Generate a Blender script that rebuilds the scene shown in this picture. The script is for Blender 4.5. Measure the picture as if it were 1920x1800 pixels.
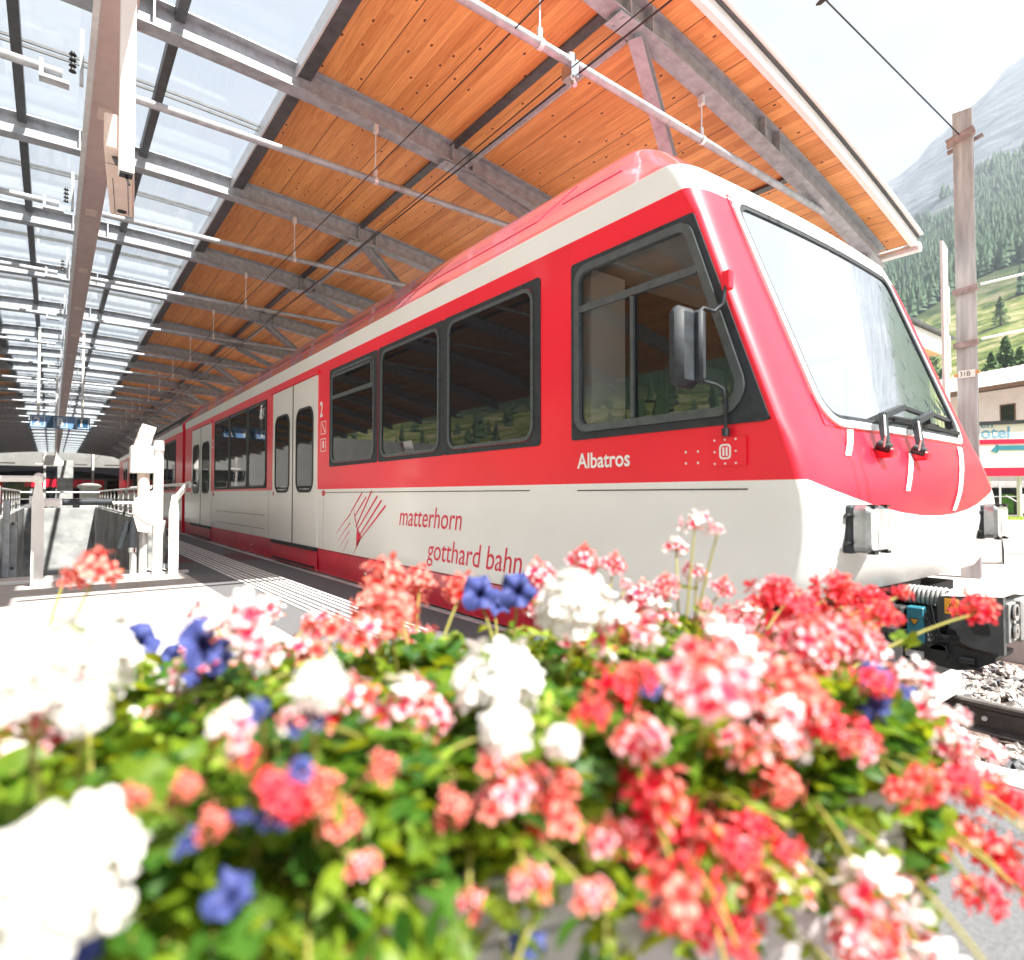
import bpy, bmesh, math, random
from mathutils import Vector, Matrix
from mathutils import noise as mnoise
for o in list(bpy.data.objects): bpy.data.objects.remove(o)
SC = bpy.context.scene; COL = SC.collection
R = math.radians
# ------------------------------------------------------------------ camera, sky, sun, exposure
FP = 1128.0; YAW = R(37.42); PIT = R(1.42); CZ = 0.92
cam = bpy.data.cameras.new('camera'); camo = bpy.data.objects.new('camera', cam); COL.objects.link(camo)
camo.location = (0, 0, CZ); camo.rotation_euler = (R(90)+PIT, 0, -YAW)
cam.sensor_width = 36; cam.sensor_fit = 'HORIZONTAL'; cam.lens = 36*FP/1920
cam.clip_start = 0.05; cam.clip_end = 20000
cam.dof.use_dof = True; cam.dof.focus_distance = 5.2; cam.dof.aperture_fstop = 1.75; cam.dof.aperture_blades = 7
SC.camera = camo
SUN_EL = R(55); SUN_AZ = (0.22, -0.9755)            # horizontal direction towards the sun
tosun = Vector((SUN_AZ[0]*math.cos(SUN_EL), SUN_AZ[1]*math.cos(SUN_EL), math.sin(SUN_EL))).normalized()
w = bpy.data.worlds.new('World'); SC.world = w; w.use_nodes = True
nt = w.node_tree; nt.nodes.clear()
def N(nt, t, **k):
    n = nt.nodes.new(t)
    for a, v in k.items():
        if a == 'ins':
            for i, x in v.items(): n.inputs[i].default_value = x
        else: setattr(n, a, v)
    return n
L = lambda nt, a, b: nt.links.new(a, b)
sky = N(nt, 'ShaderNodeTexSky', sky_type='NISHITA', sun_disc=False, sun_elevation=SUN_EL,
        sun_rotation=math.atan2(SUN_AZ[0], SUN_AZ[1]), altitude=1600, air_density=1.0, dust_density=0.8)
out = N(nt, 'ShaderNodeOutputWorld'); bg = N(nt, 'ShaderNodeBackground'); bg.inputs[1].default_value = 0.052
tc = N(nt, 'ShaderNodeTexCoord'); mp = N(nt, 'ShaderNodeMapping'); mp.inputs[3].default_value = (1, 1, 2.6); mp.inputs[1].default_value = (3.1, 1.4, 0.3)
n1 = N(nt, 'ShaderNodeTexNoise', ins={2: 2.1, 3: 8.0, 4: 0.58}); cr = N(nt, 'ShaderNodeValToRGB')
cr.color_ramp.elements[0].position = 0.44; cr.color_ramp.elements[1].position = 0.66
cr.color_ramp.elements[0].color = (0.64, 0.64, 0.64, 1); cr.color_ramp.elements[1].color = (1, 1, 1, 1)
mx = N(nt, 'ShaderNodeMix', data_type='RGBA'); mx.inputs[7].default_value = (3.7, 3.68, 3.75, 1)
L(nt, tc.outputs['Generated'], mp.inputs[0]); L(nt, mp.outputs[0], n1.inputs[0]); L(nt, n1.outputs[0], cr.inputs[0])
L(nt, cr.outputs[0], mx.inputs[0]); L(nt, sky.outputs[0], mx.inputs[6]); L(nt, mx.outputs[2], bg.inputs[0]); L(nt, bg.outputs[0], out.inputs[0])
sun = bpy.data.lights.new('sun', 'SUN'); sun.energy = 5.0; sun.angle = R(0.53); sun.color = (1.0, 0.95, 0.88)
suno = bpy.data.objects.new('sun', sun); COL.objects.link(suno); suno.rotation_euler = tosun.to_track_quat('Z', 'Y').to_euler(); suno.location = (0, 0, 60)
SC.view_settings.view_transform = 'Standard'; SC.view_settings.look = 'None'; SC.view_settings.gamma = 1; SC.view_settings.exposure = 2.12
SC.cycles.max_bounces = 8; SC.cycles.transparent_max_bounces = 16; SC.cycles.diffuse_bounces = 4; SC.cycles.glossy_bounces = 4
SC.cycles.transmission_bounces = 4; SC.cycles.volume_bounces = 0; SC.cycles.sample_clamp_indirect = 6; SC.cycles.caustics_reflective = False; SC.cycles.caustics_refractive = False
# ------------------------------------------------------------------ image ray helper (world directions seen at a pixel of the photograph)
_s, _c = math.sin(YAW), math.cos(YAW)
def ray(px, py):
    r = (px-960)/FP; u = -(py-900)/FP
    f2 = math.cos(PIT)-u*math.sin(PIT); u2 = math.sin(PIT)+u*math.cos(PIT)
    return Vector((f2*_s+r*_c, f2*_c-r*_s, u2))
def atX(px, py, x): d = ray(px, py); return Vector((0, 0, CZ))+d*(x/d.x)
def atY(px, py, y): d = ray(px, py); return Vector((0, 0, CZ))+d*(y/d.y)
def atZ(px, py, z): d = ray(px, py); return Vector((0, 0, CZ))+d*((z-CZ)/d.z)
def atD(px, py, t): return Vector((0, 0, CZ))+ray(px, py)*t
# ------------------------------------------------------------------ object helpers
def tag(o, label=None, cat=None, group=None, kind=None):
    if label: o['label'] = label
    if cat: o['category'] = cat
    if group: o['group'] = group
    if kind: o['kind'] = kind
    return o
def empty(name, loc=(0, 0, 0), rz=0, label=None, cat=None, group=None):
    o = bpy.data.objects.new(name, None); COL.objects.link(o); o.location = loc; o.rotation_euler = (0, 0, rz); o.empty_display_size = 0.1
    return tag(o, label, cat, group)
def smooth(me, ang=35):
    me.polygons.foreach_set('use_smooth', [True]*len(me.polygons))
    me.set_sharp_from_angle(angle=R(ang))
class MB:
    def __init__(s): s.v = []; s.f = []; s.m = []; s.mi = 0
    def add(s, vs, fs, mi=None):
        b = len(s.v); s.v += [tuple(x) for x in vs]; s.f += [tuple(b+i for i in f) for f in fs]; s.m += [s.mi if mi is None else mi]*len(fs); return s
    def box(s, x0, x1, y0, y1, z0, z1, mi=None):
        if x0 > x1: x0, x1 = x1, x0
        if y0 > y1: y0, y1 = y1, y0
        if z0 > z1: z0, z1 = z1, z0
        return s.add([(x0, y0, z0), (x1, y0, z0), (x1, y1, z0), (x0, y1, z0), (x0, y0, z1), (x1, y0, z1), (x1, y1, z1), (x0, y1, z1)],
              [(3, 2, 1, 0), (4, 5, 6, 7), (0, 1, 5, 4), (1, 2, 6, 5), (2, 3, 7, 6), (3, 0, 4, 7)], mi)
    def bbox(s, x0, x1, y0, y1, z0, z1, b=0.01, mi=None):      # box with chamfered edges
        vs = []
        for X, sx in ((x0, 1), (x1, -1)):
            for Y, sy in ((y0, 1), (y1, -1)):
                for Z, sz in ((z0, 1), (z1, -1)):
                    vs += [(X, Y+sy*b, Z+sz*b), (X+sx*b, Y, Z+sz*b), (X+sx*b, Y+sy*b, Z)]
        bm = bmesh.new()
        for v in vs: bm.verts.new(v)
        bmesh.ops.convex_hull(bm, input=bm.verts)
        bmesh.ops.dissolve_limit(bm, angle_limit=0.02, verts=bm.verts, edges=bm.edges)
        bm.verts.index_update()
        s.add([v.co[:] for v in bm.verts], [[v.index for v in f.verts] for f in bm.faces], mi); bm.free(); return s
    def bar(s, a, b, w, h, up=(0, 0, 1), mi=None):            # rectangular bar a->b
        a, b = Vector(a), Vector(b); d = (b-a).normalized(); up = Vector(up)
        if abs(d.dot(up)) > 0.98: up = Vector((1, 0, 0))
        x = d.cross(up).normalized(); y = x.cross(d).normalized()
        q = [(-1, -1), (1, -1), (1, 1), (-1, 1)]
        vs = [a+x*(i*w/2)+y*(j*h/2) for i, j in q]+[b+x*(i*w/2)+y*(j*h/2) for i, j in q]
        return s.add(vs, [(3, 2, 1, 0), (4, 5, 6, 7), (0, 1, 5, 4), (1, 2, 6, 5), (2, 3, 7, 6), (3, 0, 4, 7)], mi)
    def tube(s, pts, r, n=8, mi=None, cap=True):
        pts = [Vector(p) for p in pts]; rr = r if isinstance(r, (list, tuple)) else [r]*len(pts)
        vs = []; fs = []; px = None
        for i, p in enumerate(pts):
            d = ((pts[min(i+1, len(pts)-1)]-pts[max(i-1, 0)])).normalized()
            if px is None: px = d.orthogonal().normalized()
            px = (px-d*px.dot(d)).normalized(); py = d.cross(px)
            vs += [p+(px*math.cos(2*math.pi*k/n)+py*math.sin(2*math.pi*k/n))*rr[i] for k in range(n)]
        for i in range(len(pts)-1):
            for k in range(n): fs.append((i*n+k, i*n+(k+1) % n, (i+1)*n+(k+1) % n, (i+1)*n+k))
        if cap: fs.append(tuple(reversed(range(n)))); fs.append(tuple(range((len(pts)-1)*n, len(pts)*n)))
        return s.add(vs, fs, mi)
    def prism(s, poly, fn, w0, w1, mi=None):                   # 2D polygon extruded along w through fn(u,v,w)
        n = len(poly); vs = [fn(u, v, w0) for u, v in poly]+[fn(u, v, w1) for u, v in poly]
        return s.add(vs, [tuple(reversed(range(n))), tuple(range(n, 2*n))]+[(i, (i+1) % n, n+(i+1) % n, n+i) for i in range(n)], mi)
    def ring(s, po, pi, fn, w0, w1, mi=None):                  # frame between two polygons
        n = len(po); vs = [fn(u, v, w0) for u, v in po]+[fn(u, v, w1) for u, v in po]+[fn(u, v, w1) for u, v in pi]+[fn(u, v, w0) for u, v in pi]
        fs = []
        for i in range(n):
            j = (i+1) % n
            fs += [(i, j, n+j, n+i), (n+i, n+j, 2*n+j, 2*n+i), (2*n+i, 2*n+j, 3*n+j, 3*n+i), (3*n+i, 3*n+j, j, i)]
        return s.add(vs, fs, mi)
    def build(s, name, mats, parent=None, sm=None, loc=None):
        me = bpy.data.meshes.new(name); me.from_pydata(s.v, [], s.f)
        for m in (mats if isinstance(mats, (list, tuple)) else [mats]): me.materials.append(m)
        me.polygons.foreach_set('material_index', s.m); me.update()
        if sm: smooth(me, sm)
        o = bpy.data.objects.new(name, me); COL.objects.link(o)
        if parent: o.parent = parent
        if loc: o.location = loc
        return o
def fixn(o):
    bm = bmesh.new(); bm.from_mesh(o.data); bmesh.ops.recalc_face_normals(bm, faces=bm.faces); bm.to_mesh(o.data); bm.free(); return o
def rounded(poly, r, n=5):
    out = []; m = len(poly)
    rs = r if isinstance(r, (list, tuple)) else [r]*m
    for i in range(m):
        p = Vector(poly[i]); a = (Vector(poly[i-1])-p).normalized(); b = (Vector(poly[(i+1) % m])-p).normalized()
        ang = a.angle(b); t = rs[i]/math.tan(ang/2); c = p+(a+b).normalized()*(rs[i]/math.sin(ang/2)); s0 = p+a*t; s1 = p+b*t
        v0 = s0-c; v1 = s1-c; th = v0.angle(v1) if rs[i] > 1e-5 else 0
        cr = v0.x*v1.y-v0.y*v1.x; sg = 1 if cr > 0 else -1
        for k in range(n+1):
            q = th*k/n*sg; out.append((c.x+v0.x*math.cos(q)-v0.y*math.sin(q), c.y+v0.x*math.sin(q)+v0.y*math.cos(q)))
    return out
def rect(u0, u1, v0, v1): return [(u0, v0), (u1, v0), (u1, v1), (u0, v1)]
def inset(poly, d):
    out = []; m = len(poly)
    A = sum(poly[i][0]*poly[(i+1) % m][1]-poly[(i+1) % m][0]*poly[i][1] for i in range(m)); sg = 1 if A > 0 else -1
    for i in range(m):
        p = Vector(poly[i]); a = (p-Vector(poly[i-1])).normalized(); b = (Vector(poly[(i+1) % m])-p).normalized()
        na = Vector((-a.y, a.x))*sg; nb = Vector((-b.y, b.x))*sg; k = (na+nb); k = k/(k.dot(na)); out.append(tuple(p+k*d))
    return out
def copy_tree(o, parent=None):
    c = o.copy(); COL.objects.link(c); c.parent = parent
    for ch in [x for x in KIDS.get(o.name, [])]: copy_tree(ch, c)
    return c
KIDS = {}
def index_kids():
    KIDS.clear()
    for o in bpy.data.objects:
        if o.parent: KIDS.setdefault(o.parent.name, []).append(o)
def text(name, s, mat, fn, size=1.0, sx=1.0, shear=0.0, bold=0.0, parent=None, depth=0.0, align='LEFT', spacing=1.0):
    cu = bpy.data.curves.new('t', 'FONT'); cu.body = s; cu.size = size; cu.shear = shear; cu.offset = bold; cu.align_x = align; cu.space_character = spacing
    cu.resolution_u = 4
    o = bpy.data.objects.new('t', cu); COL.objects.link(o); bpy.context.view_layer.update()
    me = bpy.data.meshes.new_from_object(o.evaluated_get(bpy.context.evaluated_depsgraph_get())); bpy.data.objects.remove(o)
    for v in me.vertices: v.co = fn(v.co.x*sx, v.co.y, depth)
    me.name = name; me.materials.clear(); me.materials.append(mat)
    o = bpy.data.objects.new(name, me); COL.objects.link(o); o.parent = parent; return o
# ------------------------------------------------------------------ materials
M = {}
def mat(name, col, rough=0.5, metal=0.0, nscale=0, namt=0.0, col2=None, bump=0.0, bscale=40, coat=0.0, crough=0.06, spec=0.5, stretch=(1, 1, 1), coords='Object', detail=4, contrast=(0.35, 0.65)):
    m = bpy.data.materials.new(name); m.use_nodes = True; nt = m.node_tree; b = nt.nodes['Principled BSDF']
    b.inputs['Base Color'].default_value = (*col, 1); b.inputs['Roughness'].default_value = rough; b.inputs['Metallic'].default_value = metal
    b.inputs['Coat Weight'].default_value = coat; b.inputs['Coat Roughness'].default_value = crough; b.inputs['Specular IOR Level'].default_value = spec
    tc = N(nt, 'ShaderNodeTexCoord'); mp = N(nt, 'ShaderNodeMapping'); mp.inputs[3].default_value = stretch; L(nt, tc.outputs[coords], mp.inputs[0])
    if nscale:
        n = N(nt, 'ShaderNodeTexNoise', ins={2: nscale, 3: detail, 4: 0.6}); L(nt, mp.outputs[0], n.inputs[0])
        r = N(nt, 'ShaderNodeValToRGB'); r.color_ramp.elements[0].position = contrast[0]; r.color_ramp.elements[1].position = contrast[1]
        c2 = col2 or tuple(max(0, c*(1-namt)) for c in col)
        r.color_ramp.elements[0].color = (*c2, 1); r.color_ramp.elements[1].color = (*col, 1)
        L(nt, n.outputs[0], r.inputs[0]); L(nt, r.outputs[0], b.inputs['Base Color'])
    if bump:
        n = N(nt, 'ShaderNodeTexNoise', ins={2: bscale, 3: 5, 4: 0.6}); L(nt, mp.outputs[0], n.inputs[0])
        bp = N(nt, 'ShaderNodeBump', ins={0: bump, 1: 0.02}); L(nt, n.outputs[0], bp.inputs['Height']); L(nt, bp.outputs[0], b.inputs['Normal'])
    M[name] = m; return m
def mix_petal(name, col, trans, rough=0.6, coords='Object', col2=None, nscale=0, tw=0.4, stripe=False):
    m = bpy.data.materials.new(name); m.use_nodes = True; nt = m.node_tree; nt.nodes.clear()
    o = N(nt, 'ShaderNodeOutputMaterial'); p = N(nt, 'ShaderNodeBsdfPrincipled'); t = N(nt, 'ShaderNodeBsdfTranslucent'); x = N(nt, 'ShaderNodeMixShader'); x.inputs[0].default_value = tw
    p.inputs['Base Color'].default_value = (*col, 1); p.inputs['Roughness'].default_value = rough; p.inputs['Specular IOR Level'].default_value = 0.25; t.inputs[0].default_value = (*trans, 1)
    if col2:
        if stripe:
            at = N(nt, 'ShaderNodeAttribute', attribute_name='pt'); src = at.outputs['Fac']
        else:
            tc = N(nt, 'ShaderNodeTexCoord'); n = N(nt, 'ShaderNodeTexNoise', ins={2: nscale, 3: 3}); L(nt, tc.outputs[coords], n.inputs[0]); src = n.outputs[0]
        r = N(nt, 'ShaderNodeValToRGB'); r.color_ramp.elements[0].position = 0.35; r.color_ramp.elements[1].position = 0.68
        r.color_ramp.elements[0].color = (*col2, 1); r.color_ramp.elements[1].color = (*col, 1)
        L(nt, src, r.inputs[0]); L(nt, r.outputs[0], p.inputs['Base Color'])
        if stripe: L(nt, r.outputs[0], t.inputs[0])
    L(nt, p.outputs[0], x.inputs[1]); L(nt, t.outputs[0], x.inputs[2]); L(nt, x.outputs[0], o.inputs[0]); M[name] = m; return m
def glass(name, tint, refl=0.12, fres=1.35, rough=0.0):
    m = bpy.data.materials.new(name); m.use_nodes = True; nt = m.node_tree; nt.nodes.clear()
    o = N(nt, 'ShaderNodeOutputMaterial'); t = N(nt, 'ShaderNodeBsdfTransparent'); t.inputs[0].default_value = (*tint, 1)
    g = N(nt, 'ShaderNodeBsdfGlossy'); g.inputs['Roughness'].default_value = rough; g.inputs[0].default_value = (1, 1, 1, 1)
    fr = N(nt, 'ShaderNodeLayerWeight'); fr.inputs[0].default_value = 0.5; pw = N(nt, 'ShaderNodeMath', operation='POWER'); pw.inputs[1].default_value = 4.5; L(nt, fr.outputs['Facing'], pw.inputs[0]); a = N(nt, 'ShaderNodeMath', operation='ADD', use_clamp=True); a.inputs[1].default_value = refl+.04
    x = N(nt, 'ShaderNodeMixShader'); L(nt, pw.outputs[0], a.inputs[0]); L(nt, a.outputs[0], x.inputs[0]); L(nt, t.outputs[0], x.inputs[1]); L(nt, g.outputs[0], x.inputs[2]); L(nt, x.outputs[0], o.inputs[0])
    M[name] = m; return m
mat('red_paint', (0.88, 0.016, 0.040), 0.40, coat=0.35, crough=0.12, spec=0.35, nscale=1.2, namt=0.10, bump=0.015, bscale=3)
mat('dark_red_paint', (0.68, 0.006, 0.035), 0.32, coat=0.5, nscale=3, namt=0.25, bump=0.02, bscale=4)
mat('roof_red_sky_tint', (0.84, 0.20, 0.25), 0.25, spec=1.0, coat=1.0, nscale=2, namt=0.15)  # red roof, its base colour paled to pink to carry the sky's reflection
mat('white_paint', (0.80, 0.79, 0.76), 0.40, coat=0.6, crough=0.15, nscale=1.5, namt=0.05, bump=0.012, bscale=3)
mat('lining', (0.32, 0.28, 0.26), 0.8, nscale=12, namt=0.2)
mat('rubber', (0.032, 0.038, 0.044), 0.58, spec=0.35, bump=0.05, bscale=60, nscale=20, namt=0.4)
mat('grey_frame', (0.10, 0.115, 0.12), 0.38, nscale=15, namt=0.3, metal=0.2)
mat('black', (0.012, 0.013, 0.015), 0.5, nscale=30, namt=0.3)
mat('underframe', (0.035, 0.034, 0.035), 0.65, nscale=14, namt=0.5, bump=0.2, bscale=40)
mat('coupler_grey', (0.085, 0.09, 0.095), 0.45, nscale=10, namt=0.35, bump=0.1, bscale=30, metal=0.3)
mat('teal', (0.03, 0.20, 0.27), 0.45, nscale=12, namt=0.2)
mat('warning_yellow', (0.85, 0.38, 0.02), 0.5, nscale=20, namt=0.1)
mat('hose', (0.36, 0.36, 0.35), 0.6, nscale=40, namt=0.3)
mat('chrome', (0.75, 0.75, 0.76), 0.18, metal=1.0, nscale=10, namt=0.2)
mat('decal_red', (0.72, 0.008, 0.05), 0.4, nscale=5, namt=0.08)
mat('decal_white', (0.82, 0.82, 0.80), 0.4, nscale=5, namt=0.05)
mat('galvanised', (0.40, 0.43, 0.46), 0.5, metal=0.2, nscale=9, col2=(0.27, 0.29, 0.31), bump=0.08, bscale=50, detail=8)
mat('dark_steel', (0.10, 0.105, 0.11), 0.5, metal=0.3, nscale=8, namt=0.35)
mat('duct', (0.55, 0.42, 0.39), 0.6, nscale=6, namt=0.12)
mat('pale_steel', (0.72, 0.71, 0.70), 0.35, metal=0.3, nscale=8, namt=0.15)
mat('white_metal', (0.80, 0.78, 0.75), 0.35, nscale=6, namt=0.08)
mat('pinkish_box', (0.70, 0.56, 0.49), 0.5, nscale=6, namt=0.1)
mat('hall_wall', (0.22, 0.22, 0.21), 0.9, nscale=1, namt=0.2)
mat('lamp_bezel', (0.30, 0.31, 0.32), 0.25, metal=0.7, nscale=20, namt=0.3)
mat('concrete', (0.42, 0.42, 0.41), 0.85, nscale=1.3, col2=(0.17, 0.18, 0.19), bump=0.25, bscale=25, detail=8, stretch=(1, 1, 1.6))
mat('pale_concrete', (0.56, 0.53, 0.51), 0.85, nscale=3, namt=0.25, bump=0.2, bscale=30, detail=8)
mat('pad', (0.42, 0.395, 0.375), 0.9, nscale=3.5, namt=0.2, contrast=(0.3, 0.6), bump=0.25, bscale=160, detail=6)
mat('asphalt', (0.15, 0.155, 0.16), 0.9, nscale=90, namt=0.4, bump=0.35, bscale=200, detail=6)
mat('far_paving', (0.50, 0.47, 0.45), 0.9, nscale=3, namt=0.15, bump=0.2, bscale=80, detail=8)
mat('white_line', (0.78, 0.77, 0.74), 0.7, nscale=30, namt=0.25)
mat('maroon', (0.14, 0.05, 0.05), 0.8, nscale=40, namt=0.3)
mat('soil', (0.16, 0.115, 0.095), 0.95, nscale=8, namt=0.5, bump=0.5, bscale=60, detail=8)
mat('stone_a', (0.30, 0.28, 0.27), 0.85, nscale=12, namt=0.4)
mat('stone_b', (0.52, 0.46, 0.42), 0.85, nscale=12, namt=0.3)
mat('stone_c', (0.14, 0.14, 0.15), 0.85, nscale=12, namt=0.4)
mat('rail_steel', (0.10, 0.085, 0.08), 0.5, metal=0.5, nscale=20, namt=0.4)
mat('rail_top', (0.55, 0.52, 0.50), 0.3, metal=0.9, nscale=20, namt=0.2)
mat('sign_blue', (0.02, 0.09, 0.20), 0.35, nscale=2, namt=0.1)
mat('sign_blue_light', (0.14, 0.27, 0.52), 0.35, nscale=2, namt=0.1)
mat('planter', (0.34, 0.32, 0.33), 0.75, nscale=5, namt=0.12, bump=0.1, bscale=60)
mat('hotel_wall', (0.68, 0.60, 0.54), 0.9, nscale=2, namt=0.1)
mat('hotel_roof', (0.50, 0.46, 0.44), 0.8, nscale=1.5, namt=0.2, stretch=(6, 1, 1))
mat('wood_brown', (0.20, 0.11, 0.06), 0.7, nscale=8, namt=0.3)
mat('text_blue', (0.16, 0.34, 0.50), 0.5, nscale=5, namt=0.1)
mat('board_white', (0.75, 0.70, 0.66), 0.5, nscale=5, namt=0.05)
mat('bark', (0.13, 0.09, 0.06), 0.9, nscale=20, namt=0.5, bump=0.5, bscale=40)
mat('orange', (0.60, 0.26, 0.10), 0.6, nscale=8, namt=0.2)
mat('lens', (0.36, 0.36, 0.37), 0.15, metal=0.3, nscale=30, namt=0.3, bump=0.3, bscale=50, coat=1.0)
M['dark_glass'] = mat('dark_glass', (0.010, 0.010, 0.012), 0.015, coat=0.0, spec=0.5, bump=0.012, bscale=0.9)
mat('dark_glass_wavy', (0.010, 0.011, 0.011), 0.015, spec=0.6, bump=0.05, bscale=1.6)
glass('roof_glass', (0.98, 0.99, 0.99), -0.04); glass('cab_glass', (0.80, 0.81, 0.80), 0.01); glass('windscreen_glass', (0.45, 0.47, 0.47), 0.56); glass('pane_glass', (0.82, 0.86, 0.88), 0.05)
mix_petal('leaf', (0.17, 0.25, 0.015), (0.46, 0.52, 0.02), 0.45, col2=(0.05, 0.12, 0.010), nscale=9, tw=0.38)
mix_petal('dark_leaf', (0.05, 0.13, 0.015), (0.16, 0.32, 0.015), 0.45, col2=(0.02, 0.07, 0.01), nscale=9, tw=0.3)
mix_petal('bud_green', (0.30, 0.42, 0.05), (0.40, 0.55, 0.04), 0.5)
mix_petal('stem_green', (0.28, 0.26, 0.06), (0.3, 0.3, 0.05), 0.5, tw=0.15)
mix_petal('stem_red', (0.50, 0.14, 0.06), (0.5, 0.15, 0.05), 0.5, tw=0.15)
mix_petal('petal_white', (0.80, 0.78, 0.75), (0.75, 0.72, 0.66), tw=0.3)
mix_petal('petal_coral', (0.85, 0.30, 0.24), (0.85, 0.2, 0.14), tw=0.4, col2=(0.62, 0.02, 0.02), stripe=True)
mix_petal('petal_pink', (0.86, 0.52, 0.54), (0.8, 0.3, 0.3), tw=0.35, col2=(0.72, 0.02, 0.07), stripe=True)
mix_petal('petal_red', (0.85, 0.09, 0.11), (0.85, 0.05, 0.06), tw=0.4, col2=(0.62, 0.0, 0.02), stripe=True)
mix_petal('petal_blue', (0.045, 0.06, 0.20), (0.05, 0.06, 0.25), tw=0.12, col2=(0.015, 0.02, 0.09), stripe=True)
def wood_mat():
    m = bpy.data.materials.new('soffit_wood'); m.use_nodes = True; nt = m.node_tree; b = nt.nodes['Principled BSDF']; b.inputs['Roughness'].default_value = 0.5
    tc = N(nt, 'ShaderNodeTexCoord'); sp = N(nt, 'ShaderNodeSeparateXYZ'); L(nt, tc.outputs['Object'], sp.inputs[0])
    # board index along x, pieces along y
    def math_(op, a, b_=None, c=None):
        n = N(nt, 'ShaderNodeMath', operation=op)
        for i, v in enumerate((a, b_, c)):
            if v is None: continue
            if isinstance(v, (int, float)): n.inputs[i].default_value = v
            else: L(nt, v, n.inputs[i])
        return n.outputs[0]
    u = math_('MULTIPLY', sp.outputs[0], 1/0.135); bi = math_('FLOOR', u); fr = math_('FRACT', u)
    wn = N(nt, 'ShaderNodeTexWhiteNoise', noise_dimensions='1D'); L(nt, bi, wn.inputs[1])
    yy = math_('MULTIPLY_ADD', wn.outputs[0], 3.7, sp.outputs[1]); yi = math_('FLOOR', math_('MULTIPLY', yy, 1/5.3))
    cb = N(nt, 'ShaderNodeCombineXYZ'); L(nt, bi, cb.inputs[0]); L(nt, yi, cb.inputs[1]); w2 = N(nt, 'ShaderNodeTexWhiteNoise', noise_dimensions='2D'); L(nt, cb.outputs[0], w2.inputs[0])
    mp = N(nt, 'ShaderNodeMapping'); mp.inputs[3].default_value = (14, 0.9, 1); ad = N(nt, 'ShaderNodeVectorMath', operation='ADD'); L(nt, tc.outputs['Object'], mp.inputs[0]); L(nt, mp.outputs[0], ad.inputs[0])
    sc = N(nt, 'ShaderNodeVectorMath', operation='SCALE'); sc.inputs[3].default_value = 9; L(nt, cb.outputs[0], sc.inputs[0]); L(nt, sc.outputs[0], ad.inputs[1])
    gn = N(nt, 'ShaderNodeTexNoise', ins={2: 1.6, 3: 6, 4: 0.6, 8: 1.2}); L(nt, ad.outputs[0], gn.inputs[0])
    val = math_('ADD', math_('MULTIPLY', gn.outputs[0], 0.75), math_('MULTIPLY', w2.outputs[0], 0.24))
    r = N(nt, 'ShaderNodeValToRGB'); L(nt, val, r.inputs[0]); e = r.color_ramp.elements
    e[0].position = 0.22; e[0].color = (0.46, 0.155, 0.038, 1); e[1].position = 0.72; e[1].color = (0.84, 0.41, 0.145, 1)
    # knots
    m2 = N(nt, 'ShaderNodeMapping'); m2.inputs[3].default_value = (5.2, 3.2, 1); L(nt, tc.outputs['Object'], m2.inputs[0])
    vo = N(nt, 'ShaderNodeTexVoronoi', voronoi_dimensions='2D', ins={2: 1.0, 8: 1.0}); L(nt, m2.outputs[0], vo.inputs[0])
    k = N(nt, 'ShaderNodeValToRGB'); k.color_ramp.elements[0].position = 0.055; k.color_ramp.elements[0].color = (1, 1, 1, 1); k.color_ramp.elements[1].position = 0.085; k.color_ramp.elements[1].color = (0, 0, 0, 1); L(nt, vo.outputs[0], k.inputs[0])
    h = N(nt, 'ShaderNodeValToRGB'); h.color_ramp.elements[0].position = 0.08; h.color_ramp.elements[0].color = (1, 1, 1, 1); h.color_ramp.elements[1].position = 0.2; h.color_ramp.elements[1].color = (0, 0, 0, 1); L(nt, vo.outputs[0], h.inputs[0])
    wr = N(nt, 'ShaderNodeSeparateColor'); L(nt, vo.outputs[1], wr.inputs[0]); sel = math_('GREATER_THAN', wr.outputs[0], 0.62)
    x0 = N(nt, 'ShaderNodeMix', data_type='RGBA'); L(nt, math_('MULTIPLY', h.outputs[0], math_('MULTIPLY', sel, 0.35)), x0.inputs[0]); L(nt, r.outputs[0], x0.inputs[6]); x0.inputs[7].default_value = (0.85, 0.42, 0.16, 1)
    x1 = N(nt, 'ShaderNodeMix', data_type='RGBA'); L(nt, math_('MULTIPLY', k.outputs[0], sel), x1.inputs[0]); L(nt, x0.outputs[2], x1.inputs[6]); x1.inputs[7].default_value = (0.12, 0.03, 0.012, 1)
    # seams: thin between boards, wide each fifth board
    s1 = math_('LESS_THAN', fr, 0.03); b5 = math_('LESS_THAN', math_('FRACT', math_('MULTIPLY', bi, 0.2)), 0.05); s2 = math_('MULTIPLY', math_('LESS_THAN', fr, 0.075), b5)
    seam = math_('MAXIMUM', math_('MULTIPLY', s1, 0.45), s2)
    x2 = N(nt, 'ShaderNodeMix', data_type='RGBA'); L(nt, seam, x2.inputs[0]); L(nt, x1.outputs[2], x2.inputs[6]); x2.inputs[7].default_value = (0.10, 0.03, 0.01, 1)
    L(nt, x2.outputs[2], b.inputs['Base Color']); M['soffit_wood'] = m
wood_mat()
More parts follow.
